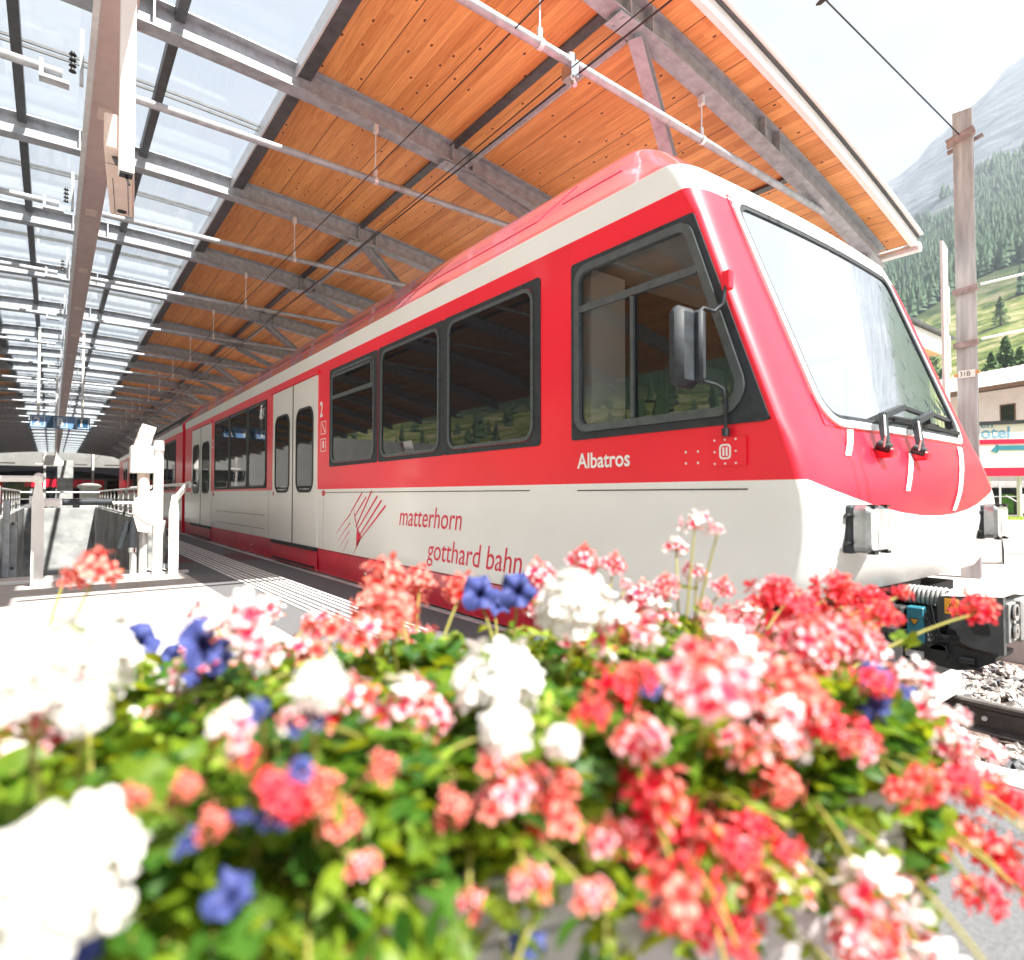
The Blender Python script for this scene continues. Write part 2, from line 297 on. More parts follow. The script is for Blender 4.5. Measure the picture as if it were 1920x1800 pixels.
# ================================================================== ground
SX0, SX1, SY0, SY1 = -0.55, 0.95, 8.55, 20.0     # stair pit
def sheet(name, rects, z, m, kind='structure'):
    b = MB()
    for x0, x1, y0, y1 in rects: b.add([(x0, y0, z), (x1, y0, z), (x1, y1, z), (x0, y1, z)], [(0, 1, 2, 3)])
    return tag(b.build(name, M[m]), kind=kind)
b = MB()                                          # platform slab: top with stair pit left open, kerb face towards the track
for x0, x1, y0, y1 in [(-60, SX0, -60, 110), (SX0, SX1, -60, SY0), (SX0, SX1, SY1, 110), (SX1, 2.56, -60, 110)]:
    b.add([(x0, y0, 0), (x1, y0, 0), (x1, y1, 0), (x0, y1, 0)], [(0, 1, 2, 3)])
b.add([(2.56, -60, 0), (2.56, 110, 0), (2.56, 110, -0.75), (2.56, -60, -0.75)], [(3, 2, 1, 0)])
tag(b.build('platform_pavement', M['asphalt']), kind='structure')
sheet('light_paving', [(-30, 1.25, -30, 7.95)], 0.004, 'pad')
sheet('platform_edge_stripe', [(2.42, 2.555, -30, 90)], 0.004, 'pale_concrete')
sheet('track_bed_ground', [(2.5, 6.6, -200, 200)], -0.52, 'soil')
g = MB(); g.add([(6.6, -400, -0.30), (70, -400, -0.30), (70, 400, -0.30), (6.6, 400, -0.30), (6.6, -400, -0.6), (6.6, 400, -0.6)], [(0, 1, 2, 3), (4, 0, 3, 5)])
tag(g.build('forecourt_ground', M['far_paving']), kind='structure')
# tactile guide strips and red patches
b = MB()
for k in range(16):
    y0 = 3.6+k*1.02
    for i in range(8):
        x = 1.60+i*0.058+(0.01 if i > 3 else 0); b.box(x, x+0.026, y0, y0+0.985, 0.001, 0.008)
tag(b.build('tactile_guide_strips', M['white_line']), kind='structure')
sheet('red_paving_patch', [(1.33, 1.56, 9.2, 10.3), (2.10, 2.38, 9.0, 10.1)], 0.004, 'maroon')
# kerb step in front of the stair pit
b = MB(); b.bbox(-3.0, 1.30, 7.95, 8.06, 0.0, 0.035, 0.006); tag(b.build('kerb_strip', M['pale_steel']), kind='structure')
b = MB(); b.box(-3.0, 1.10, 8.062, 8.45, 0.002, 0.03); tag(b.build('stair_threshold', M['pale_concrete']), kind='structure')
b = MB()
for i in range(12): b.box(SX0, SX1, SY0+i*0.33, SY0+(i+1)*0.33, -3.2, -0.17*(i+1))
b.box(SX0, SX1, SY0+12*0.33, SY1, -3.2, -2.2)
tag(b.build('stairs', M['concrete']), kind='structure')
# stair pit walls
def wall(name, label, x0, x1, y0, y1, z0, z1, m='concrete'):
    b = MB(); b.bbox(x0, x1, y0, y1, z0, z1, 0.012); o = b.build(name, M[m]); return tag(o, label, 'wall')
o = wall('concrete_wall', 'stained grey concrete end wall at the far side of the stair pit', SX0-0.2, SX1+0.2, SY1, SY1+0.22, -3, 0.57)
wall('concrete_wall', 'right hand concrete parapet running along the stair pit beside the train', SX1, SX1+0.2, SY0+0.1, SY1-0.003, -3, 0.60)
wall('concrete_wall', 'left hand concrete parapet running along the stair pit', SX0-0.2, SX0, SY0+0.1, SY1-0.003, -3, 0.60)
b = MB()
for s, y in ((SX1-0.02, 0),): b.bar((SX1-0.02, SY0+0.4, -0.05), (SX1-0.02, SY0+4.2, -1.95), 0.03, 0.02)  # dark bar drawn in place of the shadow gap along the stair slope
tag(b.build('stair_shadow_gap', M['dark_steel']), 'thin dark strip for the shadow gap sloping down along the right stair pit wall', 'rail')
# ballast stones
random.seed(5)
def stones(n, xr, yr, z, s0, s1, mi):
    b = MB()
    for i in range(n):
        x = random.uniform(*xr); y = random.uniform(*yr); s = random.uniform(s0, s1)
        if 3.22 < x < 3.38 or 4.28 < x < 4.46: continue
        M4 = Matrix.Rotation(random.uniform(0, 6.3), 4, 'Z') @ Matrix.Rotation(random.uniform(-.6, .6), 4, 'X'); vs = []
        for a, e, r in [(0, 1, 0), (0.2, .35, 1), (1.5, .45, 1), (2.7, .3, 1), (4.0, .4, 1), (5.2, .3, 1), (0.8, -.4, .9), (2.2, -.35, .9), (3.6, -.45, .9), (5.0, -.4, .9), (0, -1, 0)]:
            j = random.uniform(.75, 1.25); vs.append(M4 @ Vector((math.cos(a)*r*j*s, math.sin(a)*r*j*s*.72, e*s*.5*j)) + Vector((x, y, z+random.uniform(-.01, .03))))
        b.add(vs, [(0, 1, 2), (0, 2, 3), (0, 3, 4), (0, 4, 5), (0, 5, 1), (1, 6, 2), (2, 6, 7), (2, 7, 3), (3, 7, 8), (3, 8, 4), (4, 8, 9), (4, 9, 5), (5, 9, 6), (5, 6, 1), (10, 7, 6), (10, 8, 7), (10, 9, 8), (10, 6, 9)], random.choice(mi))
    return b
b = stones(9000, (2.62, 6.2), (-1.2, 3.4), -0.49, 0.022, 0.05, [0, 1, 1, 2])
tag(b.build('ballast', [M['stone_a'], M['stone_b'], M['stone_c']]), kind='stuff')
# rails and sleepers
def rail_profile(x): 
    return [(x-.06, -.47), (x+.06, -.47), (x+.06, -.455), (x+.012, -.43), (x+.012, -.34), (x+.034, -.325), (x+.034, -.302), (x+.026, -.295), (x-.026, -.295), (x-.034, -.302), (x-.034, -.325), (x-.012, -.34), (x-.012, -.43), (x-.06, -.455)]
for x, lb in ((3.30, 'running rail nearest the platform under the red train'), (4.37, 'dark running rail on the far side of the track with pale bolts')):
    r = empty('rail', (0, 0, 0), label=lb, cat='rail')
    b = MB(); b.prism(rail_profile(x), lambda u, v, w: (u, w, v), -30, 80); b.build('rail_bar', M['rail_steel'], r)
    b = MB(); b.box(x-.024, x+.024, -30, 80, -.2948, -.2915); b.build('running_surface', M['rail_top'], r)
    b = MB()
    for y in [-.4+.22*i for i in range(12)]: b.tube([(x-.013, y, -.385), (x-.032, y, -.385)], .014, 8)
    b.build('bolts', M['white_line'], r)['kind'] = 'stuff'
b = MB()
for i in range(40): b.bbox(2.95, 4.75, -2+i*.62, -1.76+i*.62, -.53, -.462, .01)
tag(b.build('sleepers', M['soil']), kind='structure')
# ================================================================== station canopy
XA = 0.41; ZT = 5.61; ZB = 5.33; AQ = 0.0150; Y1 = 3.58; DY = 2.95; NR = 26
zt = lambda x: ZT-AQ*(x-.46)**2
zb = lambda x: ZB-AQ*(x-.46)**2
XR = 9.35; XL = -8.4
can = empty('station_canopy', (0, 0, 0), label='long arched platform canopy of steel rafters, glass strip and orange timber soffit', cat='canopy')
def rafter_mesh():
    b = MB(); n = 40; xs = [XL+(XR-XL)*i/n for i in range(n+1)]
    prof = [(-.09, 0), (.09, 0), (.09, .018), (.007, .018), (.007, .26), (.09, .26), (.09, .278), (-.09, .278), (-.09, .26), (-.007, .26), (-.007, .018), (-.09, .018)]
    m = len(prof); vs = []
    for x in xs: vs += [(x, p, zb(x)+q) for p, q in prof]
    fs = [(i*m+k, (i+1)*m+k, (i+1)*m+(k+1) % m, i*m+(k+1) % m) for i in range(n) for k in range(m)]
    b.add(vs, fs); b.add([vs[k] for k in range(m)], [tuple(range(m))]); b.add([vs[n*m+k] for k in range(m)], [tuple(reversed(range(m)))])
    for sx in (0.22, 0.70):                          # joint plates beside the box beam
        b.box(sx-.01, sx+.01, -.085, .085, zb(sx)+.02, zb(sx)+.258)
    for sx in (4.0, 4.30, 6.2, 6.5): b.box(sx-.008, sx+.008, -.088, .088, zb(sx)+.018, zb(sx)+.26)
    return b
ro = rafter_mesh().build('rafter', M['galvanised'], can); ro.location.y = Y1; fixn(ro)
for k in range(1, NR):
    c = ro.copy(); COL.objects.link(c); c.parent = can; c.location.y = Y1+k*DY
# glazing strip, timber soffit bays, purlins
def strip(xa, xb, y0, y1, dz, th, n=10):
    b = MB(); vs = []
    for i in range(n+1):
        x = xa+(xb-xa)*i/n; vs += [(x, y0, zt(x)+dz), (x, y1, zt(x)+dz), (x, y1, zt(x)+dz+th), (x, y0, zt(x)+dz+th)]
    fs = [(i*4+k, (i+1)*4+k, (i+1)*4+(k+1) % 4, i*4+(k+1) % 4) for i in range(n) for k in range(4)]+[(0, 1, 2, 3), (n*4+3, n*4+2, n*4+1, n*4)]
    return b.add(vs, fs)
YV = 3.22
sr = strip(2.14, 9.42, YV, Y1+DY, 0.003, 0.12, 24).build('soffit_panel', M['soffit_wood'], can); fixn(sr)
s2 = strip(2.14, 9.42, 0, DY-.004, 0.003, 0.12, 24).build('soffit_panel', M['soffit_wood'], can); s2.location.y = Y1+DY+.004; fixn(s2)
l2 = strip(-8.5, -1.22, 0, DY-.004, 0.003, 0.12, 24).build('soffit_panel', M['soffit_wood'], can); l2.location.y = Y1; fixn(l2)
g2 = strip(-1.16, 2.08, 0, DY-.01, 0.05, 0.012, 8).build('glass_pane', M['roof_glass'], can); g2.location.y = Y1; fixn(g2)
def glazing():
    b = MB()
    for y in (1.40, 1.50):
        for i in range(8): xa = -1.16+3.24*i/8; xb = -1.16+3.24*(i+1)/8; b.bar((xa, y, zt(xa)+.03), (xb, y, zt(xb)+.03), .018, .03)
    return b
gb = glazing().build('glazing_bar', M['dark_steel'], can); gb.location.y = Y1
for k in range(NR-1):
    if k > 0:
        c = l2.copy(); COL.objects.link(c); c.parent = can; c.location.y = Y1+k*DY
        for src in (g2, gb): c = src.copy(); COL.objects.link(c); c.parent = can; c.location.y = Y1+k*DY
    if k > 1: c = s2.copy(); COL.objects.link(c); c.parent = can; c.location.y = Y1+k*DY+.004
YE = Y1+(NR-1)*DY
for x, wd, h, m in ((2.12, .16, .10, 'dark_steel'), (-1.20, .16, .10, 'dark_steel'), (0.92, .09, .09, 'dark_steel'), (-0.36, .09, .09, 'dark_steel'), (4.04, .11, .03, 'dark_steel'), (7.3, .11, .03, 'dark_steel'), (-3.6, .11, .03, 'dark_steel')):
    b = MB()
    b.box(x-wd/2, x+wd/2, Y1+.1, YE, zt(x)-h+.0, zt(x)+.035 if abs(x) < 3 else zt(x)+.0025)
    b.build('purlin', M[m], can)
b = MB(); b.box(2.03, 2.05, Y1+.1, YE, zt(2)-.115, zt(2)+.06); b.build('glazing_trim', M['pale_steel'], can)
# verge trim along the gable
def verge(dy0, dy1, z0, z1, m, name):
    b = MB(); n = 30; vs = []
    for i in range(n+1):
        x = -8.5+(9.5+8.5)*i/n; z = zt(x); vs += [(x, YV+dy0, z+z0), (x, YV+dy1, z+z0), (x, YV+dy1, z+z1), (x, YV+dy0, z+z1)]
    fs = [(i*4+k, (i+1)*4+k, (i+1)*4+(k+1) % 4, i*4+(k+1) % 4) for i in range(n) for k in range(4)]+[(0, 1, 2, 3), (n*4+3, n*4+2, n*4+1, n*4)]
    return fixn(b.add(vs, fs).build(name, M[m], can))
verge(-.07, -.004, -.03, .10, 'white_metal', 'verge_board'); verge(-.10, -.02, .102, .125, 'dark_steel', 'verge_flashing'); verge(-.14, .0, .127, .16, 'white_metal', 'verge_cap')
b = MB(); b.box(-1.16, 2.06, Y1-.3, Y1-.09, zt(0)+.05, zt(0)+.10); b.build('front_glass_rail', M['dark_steel'], can)
b = MB(); b.tube([(9.52, YV-.1, zt(9.5)-.02), (9.52, 60, zt(9.5)-.02)], .07, 10); b.build('gutter', M['pale_steel'], can)
b = MB(); b.tube([(9.55, YV-.05, zt(9.5)+.05), (9.58, YV-.05, zt(9.5)+.20), (9.75, YV-.05, zt(9.5)+.27)], .008, 6); b.build('lightning_rod', M['dark_steel'], can)
# box duct under the apex
b = MB(); b.bbox(0.28, 0.545, 2.9, YE, 5.20, 5.56, .006); b.build('duct_box', M['duct'], can, 20)
b = MB()
for k in range(24): y = 5.0+k*2.95; b.box(.345, .48, y, y+.26, 5.192, 5.1985)
b.build('duct_grille', M['pinkish_box'], can)['kind'] = 'stuff'
b = MB()
for i in range(110): y = 3.4+i*.36; b.tube([(.2775, y, 5.25), (.272, y, 5.25)], .008, 6)
b.build('duct_screws', M['dark_steel'], can)['kind'] = 'stuff'
# insulator strip on the left of the duct
b = MB(); b.box(.215, .262, 3.2, 60, 5.02, 5.06); b.build('cable_rail', M['pale_steel'], can)
# tree struts: pairs of rafters share one column beyond the train
def ibar(b, a, c, w, h):
    a, c = Vector(a), Vector(c); d = (c-a).normalized(); up = Vector((0, 0, 1)); x = d.cross(up).normalized(); y = x.cross(d)
    b.bar(a+y*h/2, c+y*h/2, w, .012, up); b.bar(a-y*h/2, c-y*h/2, w, .012, up); b.bar(a, c, .012, h-.0125, up)
for p in range(12):
    y0 = Y1+2*p*DY; yc = y0+DY/2; hub = Vector((7.4, yc, 3.33))
    for q in (0, 1):
        a = Vector((4.15, y0+q*DY, zb(4.15)-.02)); s = MB(); ibar(s, a, hub+Vector((0, (q-.5)*.2, 0)), .13, .12); s.build('strut', M['galvanised'], can)
        s = MB(); a2 = Vector((9.0, y0+q*DY, zb(9.0)-.02)); ibar(s, a2, hub+Vector((.1, (q-.5)*.2, 0)), .13, .12); s.build('strut', M['galvanised'], can)
        s = MB(); s.box(3.85, 4.5, y0+q*DY-.10, y0+q*DY+.10, zb(4.15)-.016, zb(4.15)-.004)
        for bx, by in ((3.93, -.06), (3.93, .06), (4.42, -.06), (4.42, .06)): s.tube([(bx, y0+q*DY+by, zb(4.15)-.017), (bx, y0+q*DY+by, zb(4.15)-.03)], .016, 8)
        s.build('gusset_plate', M['galvanised'], can)
    s = MB(); s.tube([(4.17, y0+.12, zb(4.2)+.03), (4.17, y0+DY-.12, zb(4.2)+.03)], .038, 10); s.build('tie_tube', M['galvanised'], can, 60)
    s = MB(); s.tube([(7.4, yc, -.3), (7.4, yc, 3.3)], [.16, .13], 16); s.bbox(7.2, 7.6, yc-.2, yc+.2, -.3, -.27, .005); s.build('column', M['galvanised'], can, 40)
# ================================================================== cross tubes, hangers, wires
def cross_tube(x0, x1, y, z, label, ends='', sx=None):
    t = empty('cross_tube', (0, y, z), label=label, cat='steel tube', group='cross tubes hung under the canopy')
    b = MB(); b.tube([(x0, 0, 0), (x1, 0, 0)], .038, 12); b.build('tube', M['galvanised'], t, 60)
    for hx in sx or []:
        zz = zb(hx)-z
        b = MB(); b.tube([(hx, 0, .03), (hx, 0, zz)], .008, 6); b.box(hx-.022, hx+.022, -.03, .03, zz-.10, zz-.003); b.box(hx-.02, hx+.02, -.012, .012, .03, .13); b.build('hanger_rod', M['pale_steel'], t)
        b = MB(); b.tube([(hx-.02, 0, 0), (hx+.02, 0, 0)], .046, 12); b.build('hanger_clamp', M['pale_steel'], t)
    if 'I' in ends:                                  # bracket and insulator where the tube stops at the duct
        b = MB(); b.box(x1-.16, x1+.05, -.05, .05, -.10, -.07); b.box(x1-.16, x1-.13, -.04, .04, -.07, .06); b.build('bracket', M['galvanised'], t)
        b = MB()
        for i in range(4): b.tube([(x1+.07, 0, .05+i*.05), (x1+.07, 0, .065+i*.05), (x1+.07, 0, .08+i*.05)], [.030, .02, .014], 10)
        b.build('insulator', M['black'], t)
        b = MB(); b.box(x1+.12, x1+.15, -.02, .02, -.05, .45); b.build('holder', M['galvanised'], t)
    return t
cross_tube(0.47, 7.9, 3.62, 4.53, 'bright galvanised cross tube nearest the camera, above the cab roof', sx=(3.05, 5.2))
t0 = None
lab = {1: 'second galvanised cross tube, running past the white drop post', 2: 'third galvanised cross tube, crossing below the second timber bay', 3: 'fourth galvanised cross tube under the canopy', 4: 'fifth galvanised cross tube under the canopy'}
for k in range(1, 13):
    cross_tube(0.47, 6.6, Y1+k*DY-.07, 4.58, lab.get(k, 'thin galvanised cross tube far back under the canopy'), sx=(2.94, 5.6) if k < 9 else (2.94,))
    cross_tube(-4.5, 0.02, Y1+k*DY-.07, 4.58, {1: 'left galvanised cross tube ending in black insulators beside the duct', 2: 'left galvanised cross tube in the second row, ending beside the duct'}.get(k, 'thin galvanised cross tube on the left far back under the canopy'), ends='I')
def wire(name, pts, r, label, ins=()):
    t = empty(name, pts[0], label=label, cat='wire'); o = Vector(pts[0])
    b = MB(); b.tube([Vector(p)-o for p in pts], r, 6); b.build('cable', M['black'], t)
    for p in ins:
        p = Vector(p)-o; b = MB(); b.tube([p+Vector((0, -.1, 0)), p+Vector((0, -.05, 0)), p, p+Vector((0, .05, 0)), p+Vector((0, .1, 0))], [.012, .03, .02, .03, .012], 10); b.build('insulator', M['black'], t)
    return t
wire('overhead_wire', [(2.78, -12, 4.50), (2.78, 3.4, 4.51), (2.74, 75, 4.45)], .006, 'leftmost thin black overhead wire below the timber roof', [(2.78, 3.0, 4.505)])
wire('overhead_wire', [(3.5, -12, 4.60), (3.38, 3.62, 4.47), (3.42, 9.3, 4.42), (3.3, 18, 4.42), (3.4, 75, 4.42)], .006, 'middle black overhead wire clamped under the front cross tube')
wire('contact_wire', [(3.55, -12, 4.48), (3.48, 3.6, 4.475), (3.36, 12, 4.36), (3.5, 24, 4.42), (3.4, 75, 4.42)], .0085, 'rightmost black overhead wire, above the train roof')
b = MB(); b.box(3.34, 3.42, 3.56, 3.68, 4.38, 4.50); b.tube([(3.38, 3.62, 4.42), (3.38, 3.56, 4.30)], .02, 8); b.tube([(3.38, 3.62, 4.58), (3.38, 3.62, 4.50)], .05, 8)
tag(b.build('wire_clamp', M['chrome']), 'small metal clamp holding a wire under the front cross tube', 'clamp')
# drop post with camera housing
t = empty('drop_post', (0.415, 5.40, 3.37), label='white square post hanging from the roof duct at upper left', cat='post')
b = MB(); b.bbox(-.05, .05, -.05, .05, 0, 1.83, .004); b.build('post', M['white_metal'], t)
b = MB(); b.box(-.042, .042, -.042, .042, -.012, 0); b.tube([(0, 0, -.01), (.02, -.03, -.09)], .008, 6); b.build('cable_end', M['black'], t)
t = empty('camera_housing', (0.425, 6.03, 3.62), rz=R(-5.5), label='pinkish rectangular camera housing hanging beside the roof duct', cat='camera')
b = MB(); b.bbox(-.095, .095, -.62, .68, -.07, .20, .012); b.build('housing', M['pinkish_box'], t, 30)
b = MB(); b.tube([(0, .55, -.071), (0, .55, -.078)], .038, 20); b.build('lens', M['black'], t)
b = MB()
b.box(-.055, -.050, -.1, .62, -.0725, -.0703); b.box(.050, .055, -.1, .62, -.0725, -.0703); b.box(-.09, .09, .655, .66, -.0725, -.0703); b.box(-.09, .09, -.36, -.355, -.0725, -.0703)
b.tube([(-.03, -.5, -.075), (-.01, -.45, -.10), (.01, -.4, -.08)], .02, 8); b.build('trim', M['dark_steel'], t)
# platform sign
t = empty('platform_sign', (0.16, 20, 2.68), label='blue hanging platform sign reading 2 B 1', cat='sign')
b = MB(); b.bbox(-.64, .64, -.05, .05, 0, .33, .006); b.build('board', M['sign_blue'], t)
b = MB(); fnS = lambda u, v, w: (u, -.052-w, v)
b.add([fnS(-.63, .32, 0), fnS(-.19, .32, 0), fnS(-.31, .01, 0), fnS(-.63, .01, 0)], [(0, 3, 2, 1)])
b.add([fnS(-.06, .32, 0), fnS(.40, .32, 0), fnS(.26, .01, 0), fnS(-.18, .01, 0)], [(0, 3, 2, 1)])
b.build('stripe', M['sign_blue_light'], t)
for c, x in (('2', -.47), ('B', .0), ('1', .47)):
    b = MB(); q = rect(x-.14, x+.14, .035, .295); b.ring(q, inset(q, .01), fnS, .001, .004); b.build('number_frame', M['decal_white'], t)
    text('lettering', c, M['decal_white'], lambda u, v, w, x=x: (x-.085+u, -.057, .078+v), size=.27, bold=.006, parent=t)
for x in (-.47, .47):
    b = MB(); zz = zb(x+.16)-2.68; b.tube([(x, 0, .33), (x, 0, zz)], .03, 8); b.build('hanger', M['white_metal'], t)
# concrete pier, information pillar, far building
b = MB(); b.bbox(.17, .68, 30, 30.5, 0, 2.3, .01); tag(b.build('concrete_pier', M['concrete']), 'square grey concrete pier in the middle of the platform beyond the stairs', 'pier')
t = empty('information_pillar', (1.0, 24.5, 0), label='pale grey pillar with a wide rounded top beside the train, beyond the stairs', cat='pillar')
b = MB(); b.bbox(-.26, .26, -.15, .15, 0, 1.12, .01); b.build('body', M['pale_steel'], t); b = MB(); b.prism([(.34*math.cos(a), .11*math.sin(a)) for a in [i*math.pi/12 for i in range(24)]], lambda u, v, w: (u, w, 1.2+v), -.17, .17); b.build('top', M['pale_steel'], t)
t = empty('screen', (0.05, 27.6, 2.0), label='small white box lamp hanging in front of the concrete pier', cat='lamp')
b = MB(); b.prism([(-.3, 0), (.3, 0), (.3, .12), (.1, .36), (-.22, .36), (-.3, .3)], lambda u, v, w: (u, w, v), -.1, .1); b.build('housing', M['white_metal'], t); b = MB(); b.tube([(.05, 0, .36), (.05, 0, 3.2)], .035, 8); b.build('hanger', M['white_metal'], t)
t = empty('station_building', (0, 79, 0), label='station hall closing off the far end of the platform, dark glass and a red band', cat='building')
b = MB(); b.bbox(-45, 30, 0, 10, 0, 8.6, .02); b.build('wall', M['hall_wall'], t)
b = MB(); b.box(-14, 12, -.12, -.003, 2.7, 3.9); b.build('window_band', M['dark_glass'], t)
b = MB(); b.box(-2.2, 2.6, -.14, -.003, 1.75, 2.55); b.build('red_band', M['dark_red_paint'], t)
for i in range(12):
    x = -12+i*2.1; b = MB(); b.box(x, x+1.8, -.1, -.003, 0, 1.6 if -2.5 < x < 1.5 else 2.5); wf = b.build('shop_window', M['dark_red_paint' if i % 4 == 3 else 'dark_glass'], t)
for i in range(9): b = MB(); b.bbox(-13+i*2.9, -11.6+i*2.9, -2.2, -2.1, 4.0, 4.12, .01); b.build('light_fitting', M['board_white'], t)
for i in range(7): b = MB(); b.bbox(-13+i*4.1, -12.8+i*4.1, -.3, -.15, 0, 5.5, .01); b.build('pillar', M['pale_concrete'], t)
# ================================================================== railings
def square_post(t, x, y, h, taper=True):
    b = MB(); b.add([(x-.05, y-.012, 0), (x+.05, y-.012, 0), (x+.05, y+.012, 0), (x-.05, y+.012, 0), (x-.05, y-.012, h-.2), (x+.05, y-.012, h-.2), (x+.05, y+.012, h-.2), (x-.05, y+.012, h-.2), (x-.022, y-.012, h), (x+.022, y-.012, h), (x+.022, y+.012, h), (x-.022, y+.012, h)],
          [(3, 2, 1, 0), (0, 1, 5, 4), (1, 2, 6, 5), (2, 3, 7, 6), (3, 0, 4, 7), (4, 5, 9, 8), (5, 6, 10, 9), (6, 7, 11, 10), (7, 4, 8, 11), (8, 9, 10, 11)])
    for z in (.25, .32, .72, .79): b.tube([(x, y-.013, z), (x, y-.02, z)], .013, 8)
    b.box(x-.10, x+.10, y-.06, y+.06, .0, .012); b.build('post', M['white_metal'], t)
t = empty('railing', (0, 0, .0), label='white metal railing with round handrail left of the stair entrance', cat='railing')
square_post(t, -.105, 7.62, 1.06)
b = MB(); b.tube([(-2.2, 8.35, 1.08), (-.105, 7.62, 1.08)], .032, 12); b.tube([(-.115, 7.60, 1.07), (-.095, 7.64, 1.10)], [.05, .05], 10); b.build('handrail', M['white_metal'], t, 50)
b = MB(); b.tube([(-.1, 7.66, .845), (.065, 7.72, .845)], .042, 14); b.build('stub_bar', M['white_metal'], t, 50)
t = empty('railing', (0, 0, 0), label='wide grey railing post with bolted plates at the left picture edge', cat='railing')
b = MB(); b.bbox(-.68, -.44, 8.5, 8.56, 0, 1.02, .006); b.build('panel', M['pale_steel'], t); b = MB(); b.bbox(-.42, -.36, 8.62, 8.66, .02, .86, .004); b.bbox(-.37, -.30, 8.78, 8.9, -.15, .60, .004); b.build('plate', M['galvanised'], t)
b = MB()
for z in (.2, .75): b.tube([(-.56, 8.49, z), (-.56, 8.47, z)], .02, 8)
for z in (.1, .6): b.tube([(-.34, 8.77, z), (-.34, 8.75, z)], .018, 8)
b.build('bolt', M['dark_steel'], t)
for side, x, lb in ((0, SX0-.1, 'long grey railing on the left stair parapet'), (1, SX1+.1, 'long grey railing on the right stair parapet')):
    t = empty('railing', (x, 0, .6), label=lb, cat='railing')
    b = MB(); b.tube([(0, SY0+.8, .42), (0, SY1, .42)], .02, 8); b.build('handrail', M['pale_steel'], t); b = MB(); b.tube([(0, SY0+.8, .24), (0, SY1, .24)], .009, 6); b.tube([(0, SY0+.8, .1), (0, SY1, .1)], .009, 6); b.build('wire_rail', M['dark_steel'], t)
    for i in range(12):
        y = SY0+.9+i*.95; b = MB(); b.bbox(-.01, .01, y-.03, y+.03, -.0, .34, .003); b.add([(-.01, y-.03, .34), (.01, y-.03, .34), (.01, y+.09, .42), (-.01, y+.09, .42), (-.01, y-.01, .30), (.01, y-.01, .30)], [(0, 1, 2, 3), (4, 5, 1, 0), (0, 3, 4), (1, 5, 2), (2, 5, 4, 3)]); b.build('post', M['pale_steel'], t)
t = empty('railing', (0, 0, .57), label='thin rails across the far end wall of the stair pit', cat='railing')
b = MB(); b.tube([(SX0-.1, SY1+.1, .42), (SX1+.1, SY1+.1, .42)], .02, 8); b.tube([(SX0-.1, SY1+.1, .24), (SX1+.1, SY1+.1, .24)], .009, 6); b.build('handrail', M['pale_steel'], t)
# right hand glazed railing
t = empty('railing', (0, 0, 0), label='white railing with slanting top and frosted panel between lift head and platform', cat='railing')
square_post(t, 1.12, 7.86, .92)
b = MB(); b.bar((1.12, 7.86, .85), (1.40, 8.75, 1.06), .03, .07); b.tube([(1.40, 8.73, 1.05), (1.44, 8.86, 1.06)], .045, 10); b.tube([(1.42, 8.8, 1.06), (1.24, 14, 1.06)], .022, 8); b.build('handrail', M['white_metal'], t, 50)
b = MB(); b.box(1.185, 1.20, 8.1, 8.62, .12, .86); b.build('panel', M['pale_steel'], t)
b = MB(); b.bar((1.06, 7.95, .1), (1.06, 8.6, .06), .05, .05); b.build('foot_rail', M['galvanised'], t)
# stair lift head
t = empty('stair_lift', (0.95, 7.9, 0), label='white wheelchair stair lift head on a pipe with black padded arms', cat='stair lift')
b = MB(); b.tube([(0.015, 0, 0), (.015, 0, 1.52)], .052, 18); b.tube([(.015, 0, 1.42), (.015, 0, 1.54)], .056, 18); b.build('pipe', M['white_metal'], t, 50)
b = MB(); b.tube([(-.12, .05, 0), (-.12, .05, .84)], .040, 14); b.tube([(-.21, .1, 0.02), (-.21, .1, .6)], .036, 12); b.build('rear_pipe', M['pale_steel'], t, 50)
b = MB(); b.bbox(-.262, -.045, -.10, .12, 1.163, 1.47, .01); b.build('housing', M['white_metal'], t)
b = MB(); b.tube([(-.13, 0, .80), (-.13, 0, 1.165)], .06, 16); b.build('neck', M['pinkish_box'], t, 50)
b = MB(); b.bar((-.15, .0, 1.46), (-.085, .0, 1.70), .14, .11, (0, 1, 0)); b.build('display_head', M['white_metal'], t); b = MB(); b.bar((-.225, .0, 1.48), (-.165, .0, 1.68), .008, .10, (0, 1, 0)); b.build('display', M['pinkish_box'], t)
b = MB(); b.prism([(-.22, .88), (-.03, .98), (-.03, .58), (-.10, .60), (-.24, .72)], lambda u, v, w: (u, w, v), -.12, -.03); b.build('cover', M['white_metal'], t)
b = MB(); b.prism([(-.235, .70), (-.18, .70), (-.06, .56), (-.10, .50), (-.19, .52)], lambda u, v, w: (u, w, v), -.11, .0); b.build('lower_cover', M['pinkish_box'], t)
b = MB(); b.tube([(-.20, -.06, .83), (-.86, -.02, .845)], .017, 10); b.tube([(-.22, -.06, .83), (-.22, -.06, .7)], .022, 10); b.build('arm', M['white_metal'], t, 50)
b = MB(); b.tube([(-.86, -.02, .845), (-.42, -.04, .845)], .036, 14); b.build('arm_pad', M['rubber'], t, 50)
b = MB(); b.tube([(-.22, -.07, .68), (-.235, -.07, .33)], .040, 14); b.tube([(-.27, .0, .62), (-.35, .02, .33)], .035, 12); b.build('hanging_pad', M['rubber'], t, 50); b = MB(); b.tube([(-.235, -.07, .34), (-.237, -.07, .29)], .041, 14); b.build('pad_end', M['chrome'], t, 50)
b = MB(); b.bar((-.28, .05, .88), (-.42, .05, .02), .05, .02); b.build('side_rail', M['black'], t)
b = MB(); b.bbox(-.10, .12, -.10, .10, 0, .014, .003); b.build('foot_plate', M['pale_steel'], t)
